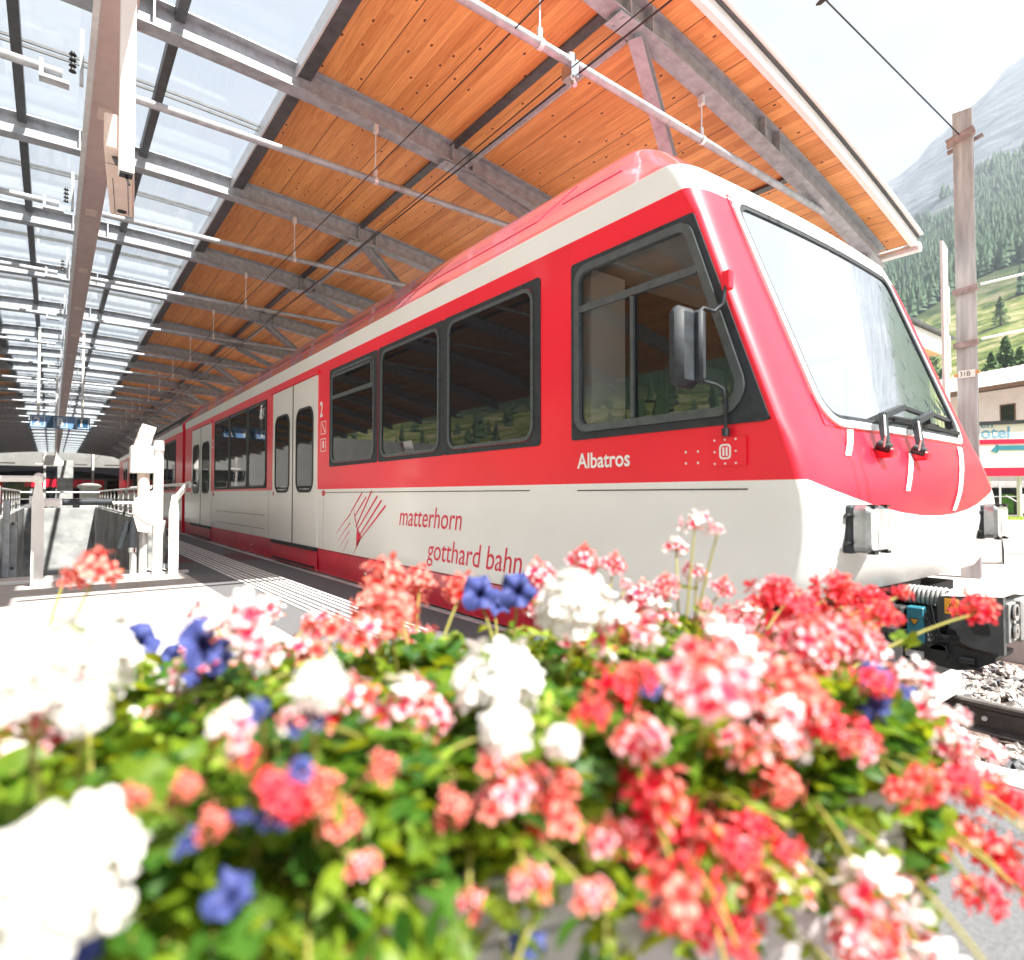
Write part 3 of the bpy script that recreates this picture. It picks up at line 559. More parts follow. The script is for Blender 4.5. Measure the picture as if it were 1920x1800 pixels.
# ================================================================== the train
XC = 3.73; HW = 1.25; XS = XC-HW
def train_body(yend, cabfront=True):
    """cols: list of (kind, y or s); returns nothing, builds grid"""
ZR = [.02, .16, .30, .45, .60, .75, .88, .985, 1.07, 1.16, 1.25, 1.6, 1.95, 2.30, 2.45, 2.60, 2.66, 2.74, 2.95, 3.06, 3.13, 3.17, 3.20]
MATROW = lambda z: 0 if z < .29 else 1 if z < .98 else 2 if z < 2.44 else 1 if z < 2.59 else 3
def interp(x, pts):
    for (a, va), (b, vb) in zip(pts, pts[1:]):
        if x <= b: return va if x <= a else va+(vb-va)*(x-a)/(b-a)
    return pts[-1][1]
YF = lambda z: interp(z, [(.02, 1.34), (.46, 1.275), (.53, 1.228), (.60, 1.195), (.68, 1.172), (.76, 1.160), (.84, 1.158), (.92, 1.166), (1.0, 1.186), (1.08, 1.211), (1.16, 1.241), (1.25, 1.285), (2.46, 1.735), (2.60, 1.80), (2.74, 1.98), (2.95, 2.20), (3.06, 2.34), (3.13, 2.44), (3.17, 2.60), (3.20, 2.95)])
HWz = lambda z: interp(z, [(.02, 1.235), (.30, 1.25), (2.45, 1.25), (2.52, 1.272), (2.60, 1.262), (2.66, 1.215), (2.74, 1.15), (3.06, .87), (3.13, .80), (3.17, .70), (3.20, .45)])
RC = lambda z: interp(z, [(.02, .25), (2.6, .26), (2.9, .16), (3.2, .12)])
RY = lambda z: interp(z, [(.02, .10), (1.0, .075), (1.25, .062), (2.3, .062), (2.46, .09), (2.7, .14), (3.2, .12)])
cwf = lambda z: 1.384+(z-1.24)*.366            # slanting front edge of the cab side window
def side_cols(yback):
    ys = [yback]+[y for y in (14.97, 12.9, 12.64, 10.6, 9.13, 8.82, 6.96, 6.587, 5.317, 4.1, 2.97) if y < yback-.1]+[2.63]
    return ys
def build_cab_shell(parent, yback):
    left = [('s', y) for y in side_cols(yback)]+[('w', .35), ('w', .7), ('w', 1.0)]
    cols = [(0, k, v) for k, v in left]+[(0, 'c', i/9) for i in range(10)]+[(2, 'f', u) for u in (-.93, -.87, -.65, -.43, -.21, 0, .21, .43, .65, .87, .93)]+[(1, 'c', 1-i/9) for i in range(10)]+[(1, k, v) for k, v in reversed(left)]
    def pos(col, z0, row):
        side, k, v = col; sg = -1 if side == 0 else 1; bow = .05; hem = .46
        if k == 's': y = v
        elif k == 'w': zz = min(max(z0, 1.245), 2.6); y = 2.63+(cwf(zz)-2.63)*v
        else: y = 0
        fr = 1.0 if k in 'fc' else (max(0, min(1, (2.45-y)/.95)) if y < 2.45 else 0)
        z = z0
        if z0 < .985:
            t = (z0-.02)/(.985-.02); z = z0*(1-fr)+(hem+(.985-hem)*t)*fr
        if k in 'fc' and .02 < z0 < 1.25:
            uu = 0 if k == 'c' and v < .35 else (v-.35)/.65*.35 if k == 'c' else 0.35+.65*(1-(abs(v)/.93)**2)
            wgt = (z0-.02)/.965 if z0 < .985 else 1-(z0-.985)/.265
            z -= .175*uu*max(0, wgt)
        hw = HWz(z); r = RC(z); ry = RY(z); yf = YF(z)
        if k == 'f': x = XC+v/.93*(hw-r); y = yf+bow*((x-XC)/hw)**2
        else:
            yb_ = yf+bow*((hw-r)/hw)**2
            if k == 'c':
                a = v*math.pi/2; cx = math.sin(a)**.85 if a > 0 else 0; cy_ = max(0, math.cos(a))**.85
                x = XC+sg*(hw-r+r*cy_); y = yb_+ry*(1-cx)
            else:
                x = XC+sg*hw; y = max(y, yb_+ry+.006*(1.1-v if k == 'w' else 1.4))
        return (x, y, z)
    b = MB(); nc = len(cols); vs = []
    for i, z in enumerate(ZR): vs += [pos(c, z, i) for c in cols]
    fs = []; ms = []
    nl = len(side_cols(yback))
    for i in range(len(ZR)-1):
        zl, zh = ZR[i], ZR[i+1]
        for j in range(nc-1):
            c0, c1 = cols[j], cols[j+1]
            # holes: cab side windows, windscreen
            if 1.24 < zl and zh < 2.31 and ((nl-1 <= j < nl+2) or (nc-2-(nl+1) <= j < nc-1-(nl-1))): continue
            if 1.24 < zl and zh < 2.46 and c0[1] == 'f' and c1[1] == 'f' and abs((c0[2]+c1[2])/2) < .88: continue
            m = MATROW(zl)
            if m == 0 and (c0[1] in 'fcw' or c1[1] in 'fcw'): m = 1
            fs.append((i*nc+j, i*nc+j+1, (i+1)*nc+j+1, (i+1)*nc+j)); ms.append(m)
    base = (len(ZR)-1)*nc
    for j in range(nc//2): # close roof
        a, c = base+j, base+nc-1-j
        if j+1 < nc-2-j: fs.append((a, a+1, c-1, c)); ms.append(3)
    b.v = vs; b.f = fs; b.m = ms
    o = b.build('body_shell', [M['dark_red_paint'], M['white_paint'], M['red_paint'], M['roof_red_sky_tint'], M['lining']], parent); fixn(o); smooth(o.data, 28)
    me = o.data.copy(); nr = [v.normal.copy() for v in o.data.vertices]; ct = Vector((XC, 8, 1.4))
    for v, n_ in zip(me.vertices, nr):
        if n_.dot(v.co-Vector((XC, max(v.co.y, 2.5), 1.4))) < 0: n_ = -n_
        v.co -= n_*.03
    me.materials.clear(); me.materials.append(M['lining']); me.polygons.foreach_set('material_index', [0]*len(me.polygons))
    l = bpy.data.objects.new('interior_lining', me); COL.objects.link(l); l.parent = parent
    return o
fL = lambda u, v, w: (XS-w, u, v)
fRt = lambda u, v, w: (XC+HW+w, u, v)
def window(parent, poly, r=.09, fn=fL, pane='dark_glass', fw=.05, outer=None, kind='window', inner_line=True):
    """rubber surround with square outer corners, grey frame, pane"""
    po = outer or inset(poly, -.02)
    w = MB(); n = 5; oo = rounded(po, .03, n); ii = rounded(poly, r, n); w.ring(oo, ii, fn, -.02, .006); wo = w.build(kind, M['rubber'], parent, 30); fixn(wo)
    if inner_line:
        q = inset(poly, .004); q2 = inset(poly, fw); w = MB(); w.ring(rounded(q, r, n), rounded(q2, max(r-fw*.6, .02), n), fn, -.015, .014); f = w.build('frame', M['grey_frame'], wo, 30); fixn(f)
    q = inset(poly, .012); w = MB(); p = rounded(q, max(r-.01, .02), n); w.prism(p, fn, .0005, .0035); g = w.build('pane', M[pane], wo); fixn(g)
    return wo
def door(parent, y0, y1, fn=fL):
    d = empty('door', parent=None) if False else None
    ym = (y0+y1)/2
    for a, c in ((y0+.012, ym-.012), (ym+.012, y1-.012)):
        b = MB(); b.prism(rect(a, c, .305, 2.335), fn, .001, .012); lf = b.build('door', M['white_paint'], parent); fixn(lf)
        wa, wc = a+(c-a)*.17, c-(c-a)*.17; q = rect(wa, wc, .98, 1.97)
        b = MB(); b.ring(rounded(inset(q, -.03), .16, 6), rounded(q, .13, 6), fn, .0125, .020); fixn(b.build('frame', M['rubber'], lf, 40)); b = MB(); b.prism(rounded(q, .13, 6), fn, .0125, .0145); fixn(b.build('pane', M['dark_glass_wavy'], lf))
    b = MB(); b.prism(rect(ym-.012, ym+.012, .30, 2.335), fn, .001, .016); b.prism(rect(y0-.0, y1+.0, .26, .302), fn, .002, .03); fixn(b.build('door_seal', M['rubber'], parent))
    b = MB(); b.prism(rect(y0, y1, -.01 if False else .045, .255), fn, .001, .010); fixn(b.build('step_cover', M['dark_red_paint'], parent)); b = MB(); b.prism(rect(y0+.08, y1-.05, .055, .075), fn, .0105, .03); fixn(b.build('step_grip', M['black'], parent))
    for yy in (y0-.19, y1-.06):
        b = MB(); b.tube([fn(yy, .94, .001), fn(yy, .94, .014)], .032, 14); b.build('door_button', M['dark_red_paint'], parent, 40)
    b = MB(); b.prism(rect(y0-.05, y1+.05, 2.345, 2.375), fn, .001, .03); fixn(b.build('drip_rail', M['red_paint'], parent))
train = empty('train', (XC, 1.2, -.3), label='red and white rack railway control car with sloping windscreen, closest to the camera', cat='train')
def P_(o): 
    return o
class TP: pass
YB = 15.85
T = train
inv = Matrix.Translation((-XC, -1.2, .3))
before = set(bpy.data.objects)
build_cab_shell(T, YB)
pf = [(XC-HWz(z)+.02, z-.01) for z in ZR[1:]]+[(XC+HWz(z)-.02, z-.01) for z in reversed(ZR[1:])]; b = MB(); b.prism(pf, lambda u, v, w: (u, w, v), YB-.03, YB-.005); fixn(b.build('end_wall', M['red_paint'], T))
# passenger windows
for (y0, y1, kind) in ((2.97, 4.10, 0), (4.165, 5.315, 0), (5.40, 6.587, 1)):
    w = window(T, rect(y0+.03, y1-.03, 1.27, 2.29), .10, fw=.028, outer=rect(y0-.033, y1+.033, 1.235, 2.325))
    if kind:
        b = MB(); b.prism(rect(y0+.04, y1-.04, 1.98, 2.02), fL, .001, .02); b.prism(rect(y0+.075, y0+.10, 2.02, 2.25), fL, .001, .018); b.prism(rect(y0+.075, y1-.06, 2.225, 2.25), fL, .001, .018); fixn(b.build('tilting_sash', M['grey_frame'], w))
for (y0, y1) in ((9.13, 10.16), (10.185, 11.39), (11.42, 12.64)):
    window(T, rect(y0+.02, y1-.02, 1.05, 2.29), .10, fw=.02, outer=rect(y0-.013, y1+.013, 1.02, 2.32), pane='dark_glass_wavy')
door(T, 6.985, 8.79); door(T, 12.92, 14.95)
# cab side windows (both sides)
for fn, sd in ((fL, 0), (fRt, 1)):
    pz = lambda z: cwf(z)
    outer = [(pz(1.245)+.0, 1.245), (2.645, 1.245), (2.645, 2.305), (pz(2.305)+.0, 2.305)]
    poly = [(pz(1.285)+.045, 1.285), (2.61, 1.285), (2.61, 2.275), (pz(2.275)+.03, 2.275)]
    w = MB(); oo = rounded(outer, .02, 6); rr = [.13, .10, .10, .10]; ii = rounded(poly, rr, 6); w.ring(oo, ii, fn, -.02, .008); wo = w.build('cab_window', M['rubber'], T, 30); fixn(wo)
    q1 = inset(poly, .002); q2 = inset(poly, .045); w = MB(); w.ring(rounded(q1, rr, 6), rounded(q2, [.10, .06, .06, .06], 6), fn, -.015, .022); fixn(w.build('frame', M['grey_frame'], wo, 30))
    q3 = inset(poly, .04); w = MB(); w.prism(rounded(q3, [.10, .06, .06, .06], 6), fn, -.004, .001); fixn(w.build('pane', M['cab_glass'], wo))
    w = MB(); w.prism([(pz(2.02)+.08, 1.995), (2.575, 1.995), (2.575, 2.035), (pz(2.035)+.07, 2.035)], fn, .002, .020); w.prism([(2.15, 1.335), (2.172, 1.335), (2.172, 1.99), (2.15, 1.99)], fn, .002, .018); fixn(w.build('sliding_sash', M['grey_frame'], wo))
# windscreen
UL, UR = 2.745, XC*2-2.745; zwb, zwt = 1.235, 2.475
def fW(u, v, w):
    t = (v-1.25)/(2.46-1.25); y = 1.285+(1.735-1.285)*t+.05*((u-XC)/HW)**2; return (u, y-w*.935, v+w*.352)
q = [(UL+.05, zwb), (UR-.02, zwb), (UR, zwt), (UL, zwt)]
def dense(poly, n=8):
    out = []
    for i in range(len(poly)):
        a, c = poly[i], poly[(i+1) % len(poly)]; L_ = math.hypot(a[0]-c[0], a[1]-c[1]); k = max(1, int(L_/.12))
        out += [(a[0]+(c[0]-a[0])*j/k, a[1]+(c[1]-a[1])*j/k) for j in range(k)]
    return out
po = rounded(q, [.16, .16, .12, .12], 6); pi_ = rounded(inset(q, .035), [.13, .13, .09, .09], 6)
def densify2(A, B):
    a2 = []; b2 = []
    for i in range(len(A)):
        j = (i+1) % len(A); L_ = math.hypot(A[i][0]-A[j][0], A[i][1]-A[j][1]); k = max(1, int(L_/.15))
        for s in range(k): t = s/k; a2.append((A[i][0]+(A[j][0]-A[i][0])*t, A[i][1]+(A[j][1]-A[i][1])*t)); b2.append((B[i][0]+(B[j][0]-B[i][0])*t, B[i][1]+(B[j][1]-B[i][1])*t))
    return a2, b2
A, B = densify2(po, pi_); w = MB(); w.ring(A, B, fW, -.01, .016); ws = w.build('windscreen', M['white_paint'], T, 40); fixn(ws)
w = MB(); w.ring(rounded(q, .004, 6), rounded(inset(q, .004), [.155, .155, .004, .004], 6), fW, -.03, .004); fixn(w.build('windscreen_corner', M['red_paint'], T))
A, B = densify2(pi_, rounded(inset(q, .06), [.11, .11, .08, .08], 6)); w = MB(); w.ring(A, B, fW, -.01, .010); fixn(w.build('seal', M['rubber'], ws, 40))
# pane as grid
w = MB(); nu, nv = 14, 6
for j in range(nv+1):
    for i in range(nu+1): tt = j/nv; xa = UL+.045+.05*(1-tt); xb = UR-.045-.02*(1-tt); w.v.append(fW(xa+(xb-xa)*i/nu, zwb+.035+(zwt-zwb-.07)*tt, .002))
for j in range(nv):
    for i in range(nu): w.f.append((j*(nu+1)+i, j*(nu+1)+i+1, (j+1)*(nu+1)+i+1, (j+1)*(nu+1)+i)); w.m.append(0)
fixn(w.build('pane', M['windscreen_glass'], ws, 60))
# cab interior
b = MB(); b.box(XS+.06, XC+HW-.06, 1.45, 15.7, .28, .34); b.build('floor', M['underframe'], T)
b = MB(); b.box(XS+.06, XC+HW-.06, 1.95, 2.9, 2.36, 2.40); b.build('cab_ceiling', M['board_white'], T)
b = MB(); b.box(XS+.06, XC+HW-.06, 2.78, 2.82, .34, 2.36); b.build('cab_rear_wall', M['rubber'], T)
b = MB(); b.box(XS+.12, XS+.42, 2.60, 2.775, .36, 2.30); b.build('cab_locker', M['board_white'], T)
b = MB(); b.prism([(1.36, .9), (1.36, 1.16), (1.62, 1.24), (2.02, 1.12), (2.02, .9)], lambda u, v, w: (w, u, v), XS+.10, XC+HW-.10); b.build('dashboard', M['black'], T)
b = MB(); b.bbox(XS+.45, XS+.95, 2.2, 2.34, 1.1, 1.75, .04); b.bbox(XS+.43, XS+.97, 2.0, 2.4, .78, .92, .04); b.build('driver_seat', M['rubber'], T)
b = MB(); b.bar((XS+.55, 1.44, 1.20), (XS+.95, 1.55, 1.42), .03, .02); b.bar((3.72, 1.40, 1.24), (3.72, 1.72, 2.40), .03, .02); b.build('cab_rod', M['pale_steel'], T)
b = MB(); b.bbox(4.3, 4.8, 2.1, 2.5, 1.05, 1.62, .03); b.build('panel_box', M['pale_steel'], T)
# lettering on the side
fT = lambda u, v, w, y=0, z=0: None
def side_text(name, s, y_left, z, size, m, sx=1, shear=0, bold=0, slope=0):
    return text(name, s, M[m], lambda u, v, w: (XS-.0022, y_left-u, z+v-slope*u), size=size, sx=sx, shear=shear, bold=bold, parent=T)
side_text('lettering', 'Albatros', 2.598, 1.078, .124, 'decal_white', sx=.95, bold=.0022)
side_text('lettering', 'matterhorn', 4.915, .650, .245, 'decal_red', sx=.91, shear=.22, bold=.0)
side_text('lettering', 'gotthard bahn', 4.40, .390, .245, 'decal_red', sx=.91, shear=.22, bold=.0)
side_text('lettering', '2', 6.935, 1.83, .25, 'decal_white', sx=.75, bold=.006)
side_text('lettering', '2', 12.88, 1.83, .25, 'decal_white', sx=.75, bold=.006)
# logo: slanting bars fanning past a little peak
b = MB(); fl = lambda u, v, w: (XS-.0022, 6.42-u, .37+v)
def stroke(x0, y0, x1, y1, w0, w1, bend=.0, n=8):
    pts = []
    for i in range(n+1):
        t = i/n; x = x0+(x1-x0)*t; y = y0+(y1-y0)*t-bend*4*t*(1-t)*-1*-1; d = Vector((x1-x0, y1-y0)).normalized(); nn = Vector((-d.y, d.x))*((w0+(w1-w0)*t)/2); pts.append(((x+nn.x, y+nn.y), (x-nn.x, y-nn.y)))
    for i in range(n): b.add([fl(*pts[i][0], 0), fl(*pts[i][1], 0), fl(*pts[i+1][1], 0), fl(*pts[i+1][0], 0)], [(0, 1, 2, 3)])
stroke(.42, .37, .70, .57, .015, .02); stroke(.52, .33, .80, .53, .015, .02); stroke(.55, .22, .93, .50+.09, .016, .024, 0); stroke(.60, .20, 1.06, .54, .016, .024); stroke(.64, .14, 1.15, .50, .016, .024); stroke(.55, .04, 1.24, .45, .008, .024)
stroke(.0, .12, .42, .36, .004, .016); stroke(.06, .05, .40, .26, .004, .014); stroke(.12, -.01, .38, .17, .004, .012); stroke(.20, -.06, .36, .08, .003, .010); stroke(.48, -.06, .66, .10, .003, .012)
b.add([fl(u, v, 0) for u, v in ((.50, .42), (.54, .30), (.60, .20), (.68, .14), (.66, .10), (.57, .0), (.56, .10), (.58, .22), (.52, .30))], [tuple(range(9))])
fixn(b.build('logo', M['decal_red'], T))
# coach lines
b = MB(); 
for ya, yb_, za in ((3.05, 6.85, .945), (1.50, 2.60, .943), (9.2, 12.5, .62), (9.2, 12.5, .42)):
    b = MB(); b.prism(rect(ya, yb_, za, za+.006), fL, .0005, .003); fixn(b.build('coach_line', M['black'], T))
b = MB()
for z0 in (1.62, 1.42): q = rect(6.74, 6.90, z0, z0+.15); b.ring(q, inset(q, .008), fL, .0005, .0025)
b.prism([(6.78, 1.64), (6.86, 1.74), (6.85, 1.75), (6.77, 1.65)], fL, .0005, .0025); b.prism(rect(6.80, 6.84, 1.46, 1.54), fL, .0005, .0025); fixn(b.build('pictogram', M['decal_white'], T))
for yy, za, zb2 in ((6.80, .31, .98), (4.9, .03, .29), (3.3, .03, .29), (9.0, .31, .98), (12.78, .31, .98), (10.9, .03, .29)):
    b = MB(); b.prism(rect(yy-.0016, yy+.0016, za, zb2), fL, .0003, .0016); fixn(b.build('panel_seam', M['dark_red_paint' if za != .31 else 'lining'], T))
b = MB(); b.prism(rect(2.7, 6.95, .289, .294), fL, .0003, .002); fixn(b.build('skirt_seam', M['rubber'], T))
for yy, zz_ in ((5.6, .13), (9.9, .14), (3.9, .10)):
    b = MB(); b.prism(rect(yy, yy+.05, zz_, zz_+.022), fL, .0005, .002); fixn(b.build('small_marking', M['decal_white'], T))
# small covers
b = MB(); b.prism(rect(1.50, 1.665, 1.055, 1.185), fL, .001, .012); o = b.build('service_hatch', M['red_paint'], T); fixn(o)
b = MB(); q = rounded(rect(1.575, 1.635, 1.085, 1.155), .018, 4); b.ring(q, rounded(inset(rect(1.575, 1.635, 1.085, 1.155), .008), .012, 4), fL, .0125, .0145); b.prism(rect(1.592, 1.601, 1.10, 1.14), fL, .0125, .0145); b.prism(rect(1.609, 1.618, 1.10, 1.14), fL, .0125, .0145)
for yy, zz in ((1.55, 1.065), (1.55, 1.12), (1.55, 1.175), (1.66, 1.065), (1.66, 1.12), (1.66, 1.175), (1.605, 1.065), (1.605, 1.175)): b.prism(rect(yy-.004, yy+.004, zz-.004, zz+.004), fL, .0125, .0145)
fixn(b.build('hatch_marks', M['decal_white'], o))
b = MB()
for yy, zz in ((1.83, 1.075), (1.83, 1.13), (1.76, 1.075), (1.76, 1.13)): b.prism(rect(yy-.005, yy+.005, zz-.005, zz+.005), fL, .0005, .0025)
fixn(b.build('hatch_screws', M['decal_white'], T))
# roof seam
b = MB(); sm_ = lambda y0, y1, z: b.bar((XC-HWz(z)-.002, y0, z), (XC-HWz(z)-.002, y1, z), .006, .008)
sm_(3.15, 15.8, 2.80); sm_(2.42, 2.95, 2.86); b.build('roof_seam', M['dark_red_paint'], T)
b = MB(); b.bar((XC-HWz(2.80)-.003, 3.15, 2.80), (XC-HWz(3.05)-.003, 2.98, 3.05), .006, .006); b.build('roof_joint', M['dark_red_paint'], T)
# front stripes
def fF(x, z, w): return (x, YF(z)+.05*((x-XC)/HW)**2-w, z)
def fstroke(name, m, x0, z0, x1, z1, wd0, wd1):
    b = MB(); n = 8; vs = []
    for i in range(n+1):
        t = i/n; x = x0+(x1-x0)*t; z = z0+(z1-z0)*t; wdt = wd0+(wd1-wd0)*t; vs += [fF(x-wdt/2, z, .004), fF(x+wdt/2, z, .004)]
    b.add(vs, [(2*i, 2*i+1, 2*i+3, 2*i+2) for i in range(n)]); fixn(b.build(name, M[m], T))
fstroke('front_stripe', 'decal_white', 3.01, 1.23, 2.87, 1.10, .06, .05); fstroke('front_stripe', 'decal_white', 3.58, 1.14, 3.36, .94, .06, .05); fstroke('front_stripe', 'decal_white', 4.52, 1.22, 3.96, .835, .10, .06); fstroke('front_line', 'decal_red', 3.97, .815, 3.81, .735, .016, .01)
# headlights
for hx, hz in ((2.85, .772), (XC*2-2.85, .757)):
    y = YF(hz)+.05*((hx-XC)/HW)**2; hy = y-.085
    h = MB(); h.bbox(hx-.122, hx+.122, y-.022, y+.03, hz-.105, hz+.105, .01); ho = h.build('headlight', M['rubber'], T, 20)
    h = MB(); q = rounded(rect(hx-.118, hx+.118, hz-.101, hz+.101), .03, 5); q2 = rounded(rect(hx-.105, hx+.105, hz-.088, hz+.088), .025, 5); f0 = lambda u, v, w: (u, y-w, v)
    n_ = len(q); vs_ = [f0(u, v, .0225) for u, v in q]+[f0(u, v, .07) for u, v in q]+[f0(u, v, .086) for u, v in q2]; h.add(vs_, [(i_, (i_+1) % n_, n_+(i_+1) % n_, n_+i_) for i_ in range(n_)]+[(n_+i_, n_+(i_+1) % n_, 2*n_+(i_+1) % n_, 2*n_+i_) for i_ in range(n_)]); fixn(h.build('bezel', M['lamp_bezel'], ho, 30))
    h = MB(); h.prism(q2, f0, .075, .0875); fixn(h.build('lens', M['lens'], ho)); h = MB(); h.box(hx-.03, hx+.095, y-.0895, y-.088, hz-.078, hz-.01); h.build('reflector', M['board_white'], ho)
    for dx in (-.06, .07):
        for dz in (-.101, .101): h = MB(); h.box(hx+dx-.018, hx+dx+.018, y-.092, y-.06, hz+dz-.006, hz+dz+.006); h.build('clip', M['black'], ho)
    for dz in (-.06, .06): h = MB(); h.tube([(hx-.118, y-.01, hz+dz), (hx-.15, y-.005, hz+dz)], .010, 8); h.build('hinge', M['black'], ho)
# wipers
for x0 in (3.17, 3.58):
    w = MB(); p0 = Vector(fF(x0, 1.165, .02)); p1 = Vector(fF(x0+.01, 1.15, .05)); p2 = Vector(fW(x0+.08, 1.285, .07)); p3 = Vector(fW(x0+.42, 1.365, .06)); p4 = Vector(fW(x0+.80, 1.36, .04))
    w.bar(p1, p2, .05, .03, (0, 1, 0)); w.bar(p2, p3, .034, .03); w.bar(p3, p4, .024, .018); wo = w.build('wiper', M['rubber'], T)
    w = MB(); w.tube([p0, p1+Vector((0, -.02, -.01))], .026, 12); w.build('pivot', M['black'], wo, 40); w = MB(); w.bbox(p1.x-.01, p1.x+.05, p1.y-.03, p1.y+.06, p1.z-.05, p1.z-.005, .008); w.build('pivot_cover', M['red_paint'], wo)
    w = MB(); w.bar(Vector(fW(x0+.35, 1.31, .02)), Vector(fW(min(x0+1.05, 4.60), 1.305, .02)), .012, .022); w.bar(p4, Vector(fW(min(x0+.80, 4.4), 1.31, .03)), .04, .02); w.build('blade', M['black'], wo)
    w = MB(); w.tube([p1+Vector((-.03, 0, 0)), p1+Vector((-.06, -.02, .05)), p2+Vector((-.03, -.02, .0))], .004, 6); w.build('washer_hose', M['pale_steel'], wo)
# mirror
mp0 = Vector((XS-.01, 1.585, 1.90)); 
w = MB(); w.bbox(XS-.035, XS+.002, 1.56, 1.605, 1.865, 1.955, .005); mo = w.build('mirror', M['red_paint'], T)
w = MB(); w.tube([(XS-.03, 1.585, 1.88), (XS-.04, 1.59, 1.80), (XS-.07, 1.62, 1.765), (XS-.18, 1.60, 1.755), (XS-.218, 1.61, 1.72), (XS-.222, 1.61, 1.60), (XS-.222, 1.61, 1.47), (XS-.21, 1.61, 1.435), (XS-.17, 1.60, 1.425), (XS-.08, 1.61, 1.425), (XS-.04, 1.595, 1.405), (XS-.03, 1.59, 1.36), (XS-.03, 1.59, 1.20)], .0085, 8); w.tube([(XS-.03, 1.59, 1.225), (XS-.03, 1.59, 1.19)], .018, 10); w.build('bracket', M['rubber'], mo, 60)
w = MB(); w.bbox(XS-.335, XS-.175, 1.61, 1.69, 1.395, 1.755, .03); w.build('mirror_housing', M['rubber'], mo, 40); w = MB(); w.bbox(XS-.232, XS-.186, 1.575, 1.65, 1.42, 1.74, .014); w.build('mirror_arm_cover', M['rubber'], mo, 40)
# underframe and coupler
b = MB(); b.box(XS+.12, XC+HW-.12, 1.5, 15.7, -.12, .26); b.box(2.95, 4.5, 1.55, 2.2, .0, .42); b.build('underframe', M['underframe'], T)
b = MB(); b.bar((3.1, 1.28, -.20), (4.4, 1.28, -.20), .03, .14); b.bar((2.98, 1.30, -.22), (3.0, 2.0, -.2), .03, .16); b.bar((4.46, 1.30, -.1), (4.44, 2.0, -.1), .03, .4); b.build('rail_guard', M['pale_steel'], T)
for ax in (3.2, 5.4, 11.4, 13.6):
    for sx in (3.30, 4.37): b = MB(); b.tube([(sx-.05, ax, .0), (sx+.05, ax, .0)], .295, 24); b.build('wheel', M['rail_steel'], T, 40)
cp = empty('coupler', (0, 0, 0)); cp.parent = T
def part(b, name, m, sm=25): o = b.build(name, M[m], cp, sm); return o
fc = lambda u, v, w: (w, u, v)
b = MB(); b.prism([(1.125, .40), (.868, .425), (.868, .15), (1.00, .165), (1.045, .185), (1.06, .235), (1.10, .262), (1.14, .25), (1.14, .37)], fc, 3.62, 3.66); fixn(part(b, 'side_plate', 'coupler_grey'))
b = MB(); b.bbox(3.662, 4.0, .875, 1.12, .20, .405, .012); part(b, 'head', 'coupler_grey')
b = MB(); b.bbox(3.665, 3.775, .855, .8745, .205, .395, .004); b.bbox(3.83, 4.06, .84, .90, .19, .40, .01); part(b, 'face_plate', 'hose')
b = MB()
for z in (.352, .262): b = MB(); b.tube([(3.715, .8545, z), (3.715, .845, z)], .036, 20); part(b, 'contact_plug', 'black', 40)
b = MB(); b.tube([(3.90, .8395, .37), (3.90, .832, .37)], .018, 12); b.tube([(3.90, .8395, .22), (3.90, .832, .22)], .018, 12); b.box(3.86, 3.95, .832, .8395, .26, .33); part(b, 'contact_strip', 'black', 40)
b = MB(); cc_ = [(math.cos(a), math.sin(a)) for a in [i*math.pi/10 for i in range(20)]]
for z, r0, r1 in ((.352, .040, .031), (.262, .036, .027), (.262, .022, .014)): b.ring([(r0*x, r0*y) for x, y in cc_], [(r1*x, r1*y) for x, y in cc_], lambda u, v, w, z=z: (3.715+u, .8448-w, z+v), 0, .008)
part(b, 'plug_ring', 'rail_top', 40)
b = MB(); b.add([(3.62, 1.12, .405), (3.62, .868, .430), (4.06, .83, .45), (4.06, 1.12, .43), (3.84, .96, .50)], [(0, 1, 4), (1, 2, 4), (2, 3, 4), (3, 0, 4), (3, 2, 1, 0)]); fixn(part(b, 'head_cover', 'pale_steel'))
b = MB(); b.prism([(1.02, .34), (.97, .345), (.97, .29), (1.02, .285)], fc, 3.610, 3.6195); b.prism([(1.00, .28), (.93, .285), (.92, .24), (.98, .235)], fc, 3.605, 3.6195); fixn(part(b, 'latch', 'black'))
b = MB(); b.tube([(3.75, 1.12, .27), (3.75, 1.9, .27)], .085, 16); b.bbox(3.58, 3.95, 1.34, 1.52, .18, .37, .02); b.tube([(3.56, 1.30, .19), (3.56, 1.62, .20)], .05, 14); b.tube([(3.62, 1.29, .30), (3.62, 1.7, .33)], .03, 12); b.box(3.60, 3.9, 1.10, 1.75, .13, .16); b.bbox(3.57, 3.70, 1.28, 1.34, .25, .33, .01); part(b, 'drawbar', 'underframe')
b = MB(); b.prism([(1.30, .135), (1.12, .165), (1.02, .15), (.90, .135), (.905, .11), (1.0, .055), (1.06, .04), (1.30, .055)], fc, 3.62, 3.92); b.tube([(3.61, 1.04, .10), (3.61, .98, .10)], .018, 10); b.tube([(3.61, 1.01, .07), (3.61, .95, .065)], .010, 8); b.tube([(3.60, 1.13, .12), (3.62, 1.13, .12)], .04, 14); fixn(part(b, 'lower_carrier', 'black'))
b = MB(); b.box(3.613, 3.6185, 1.13, 1.24, .135, .155); b.box(3.613, 3.6185, 1.20, 1.285, .07, .105); part(b, 'nameplate', 'pale_concrete')
b = MB(); b.bbox(3.59, 3.66, 1.19, 1.272, .150, .335, .006); part(b, 'junction_box', 'teal')
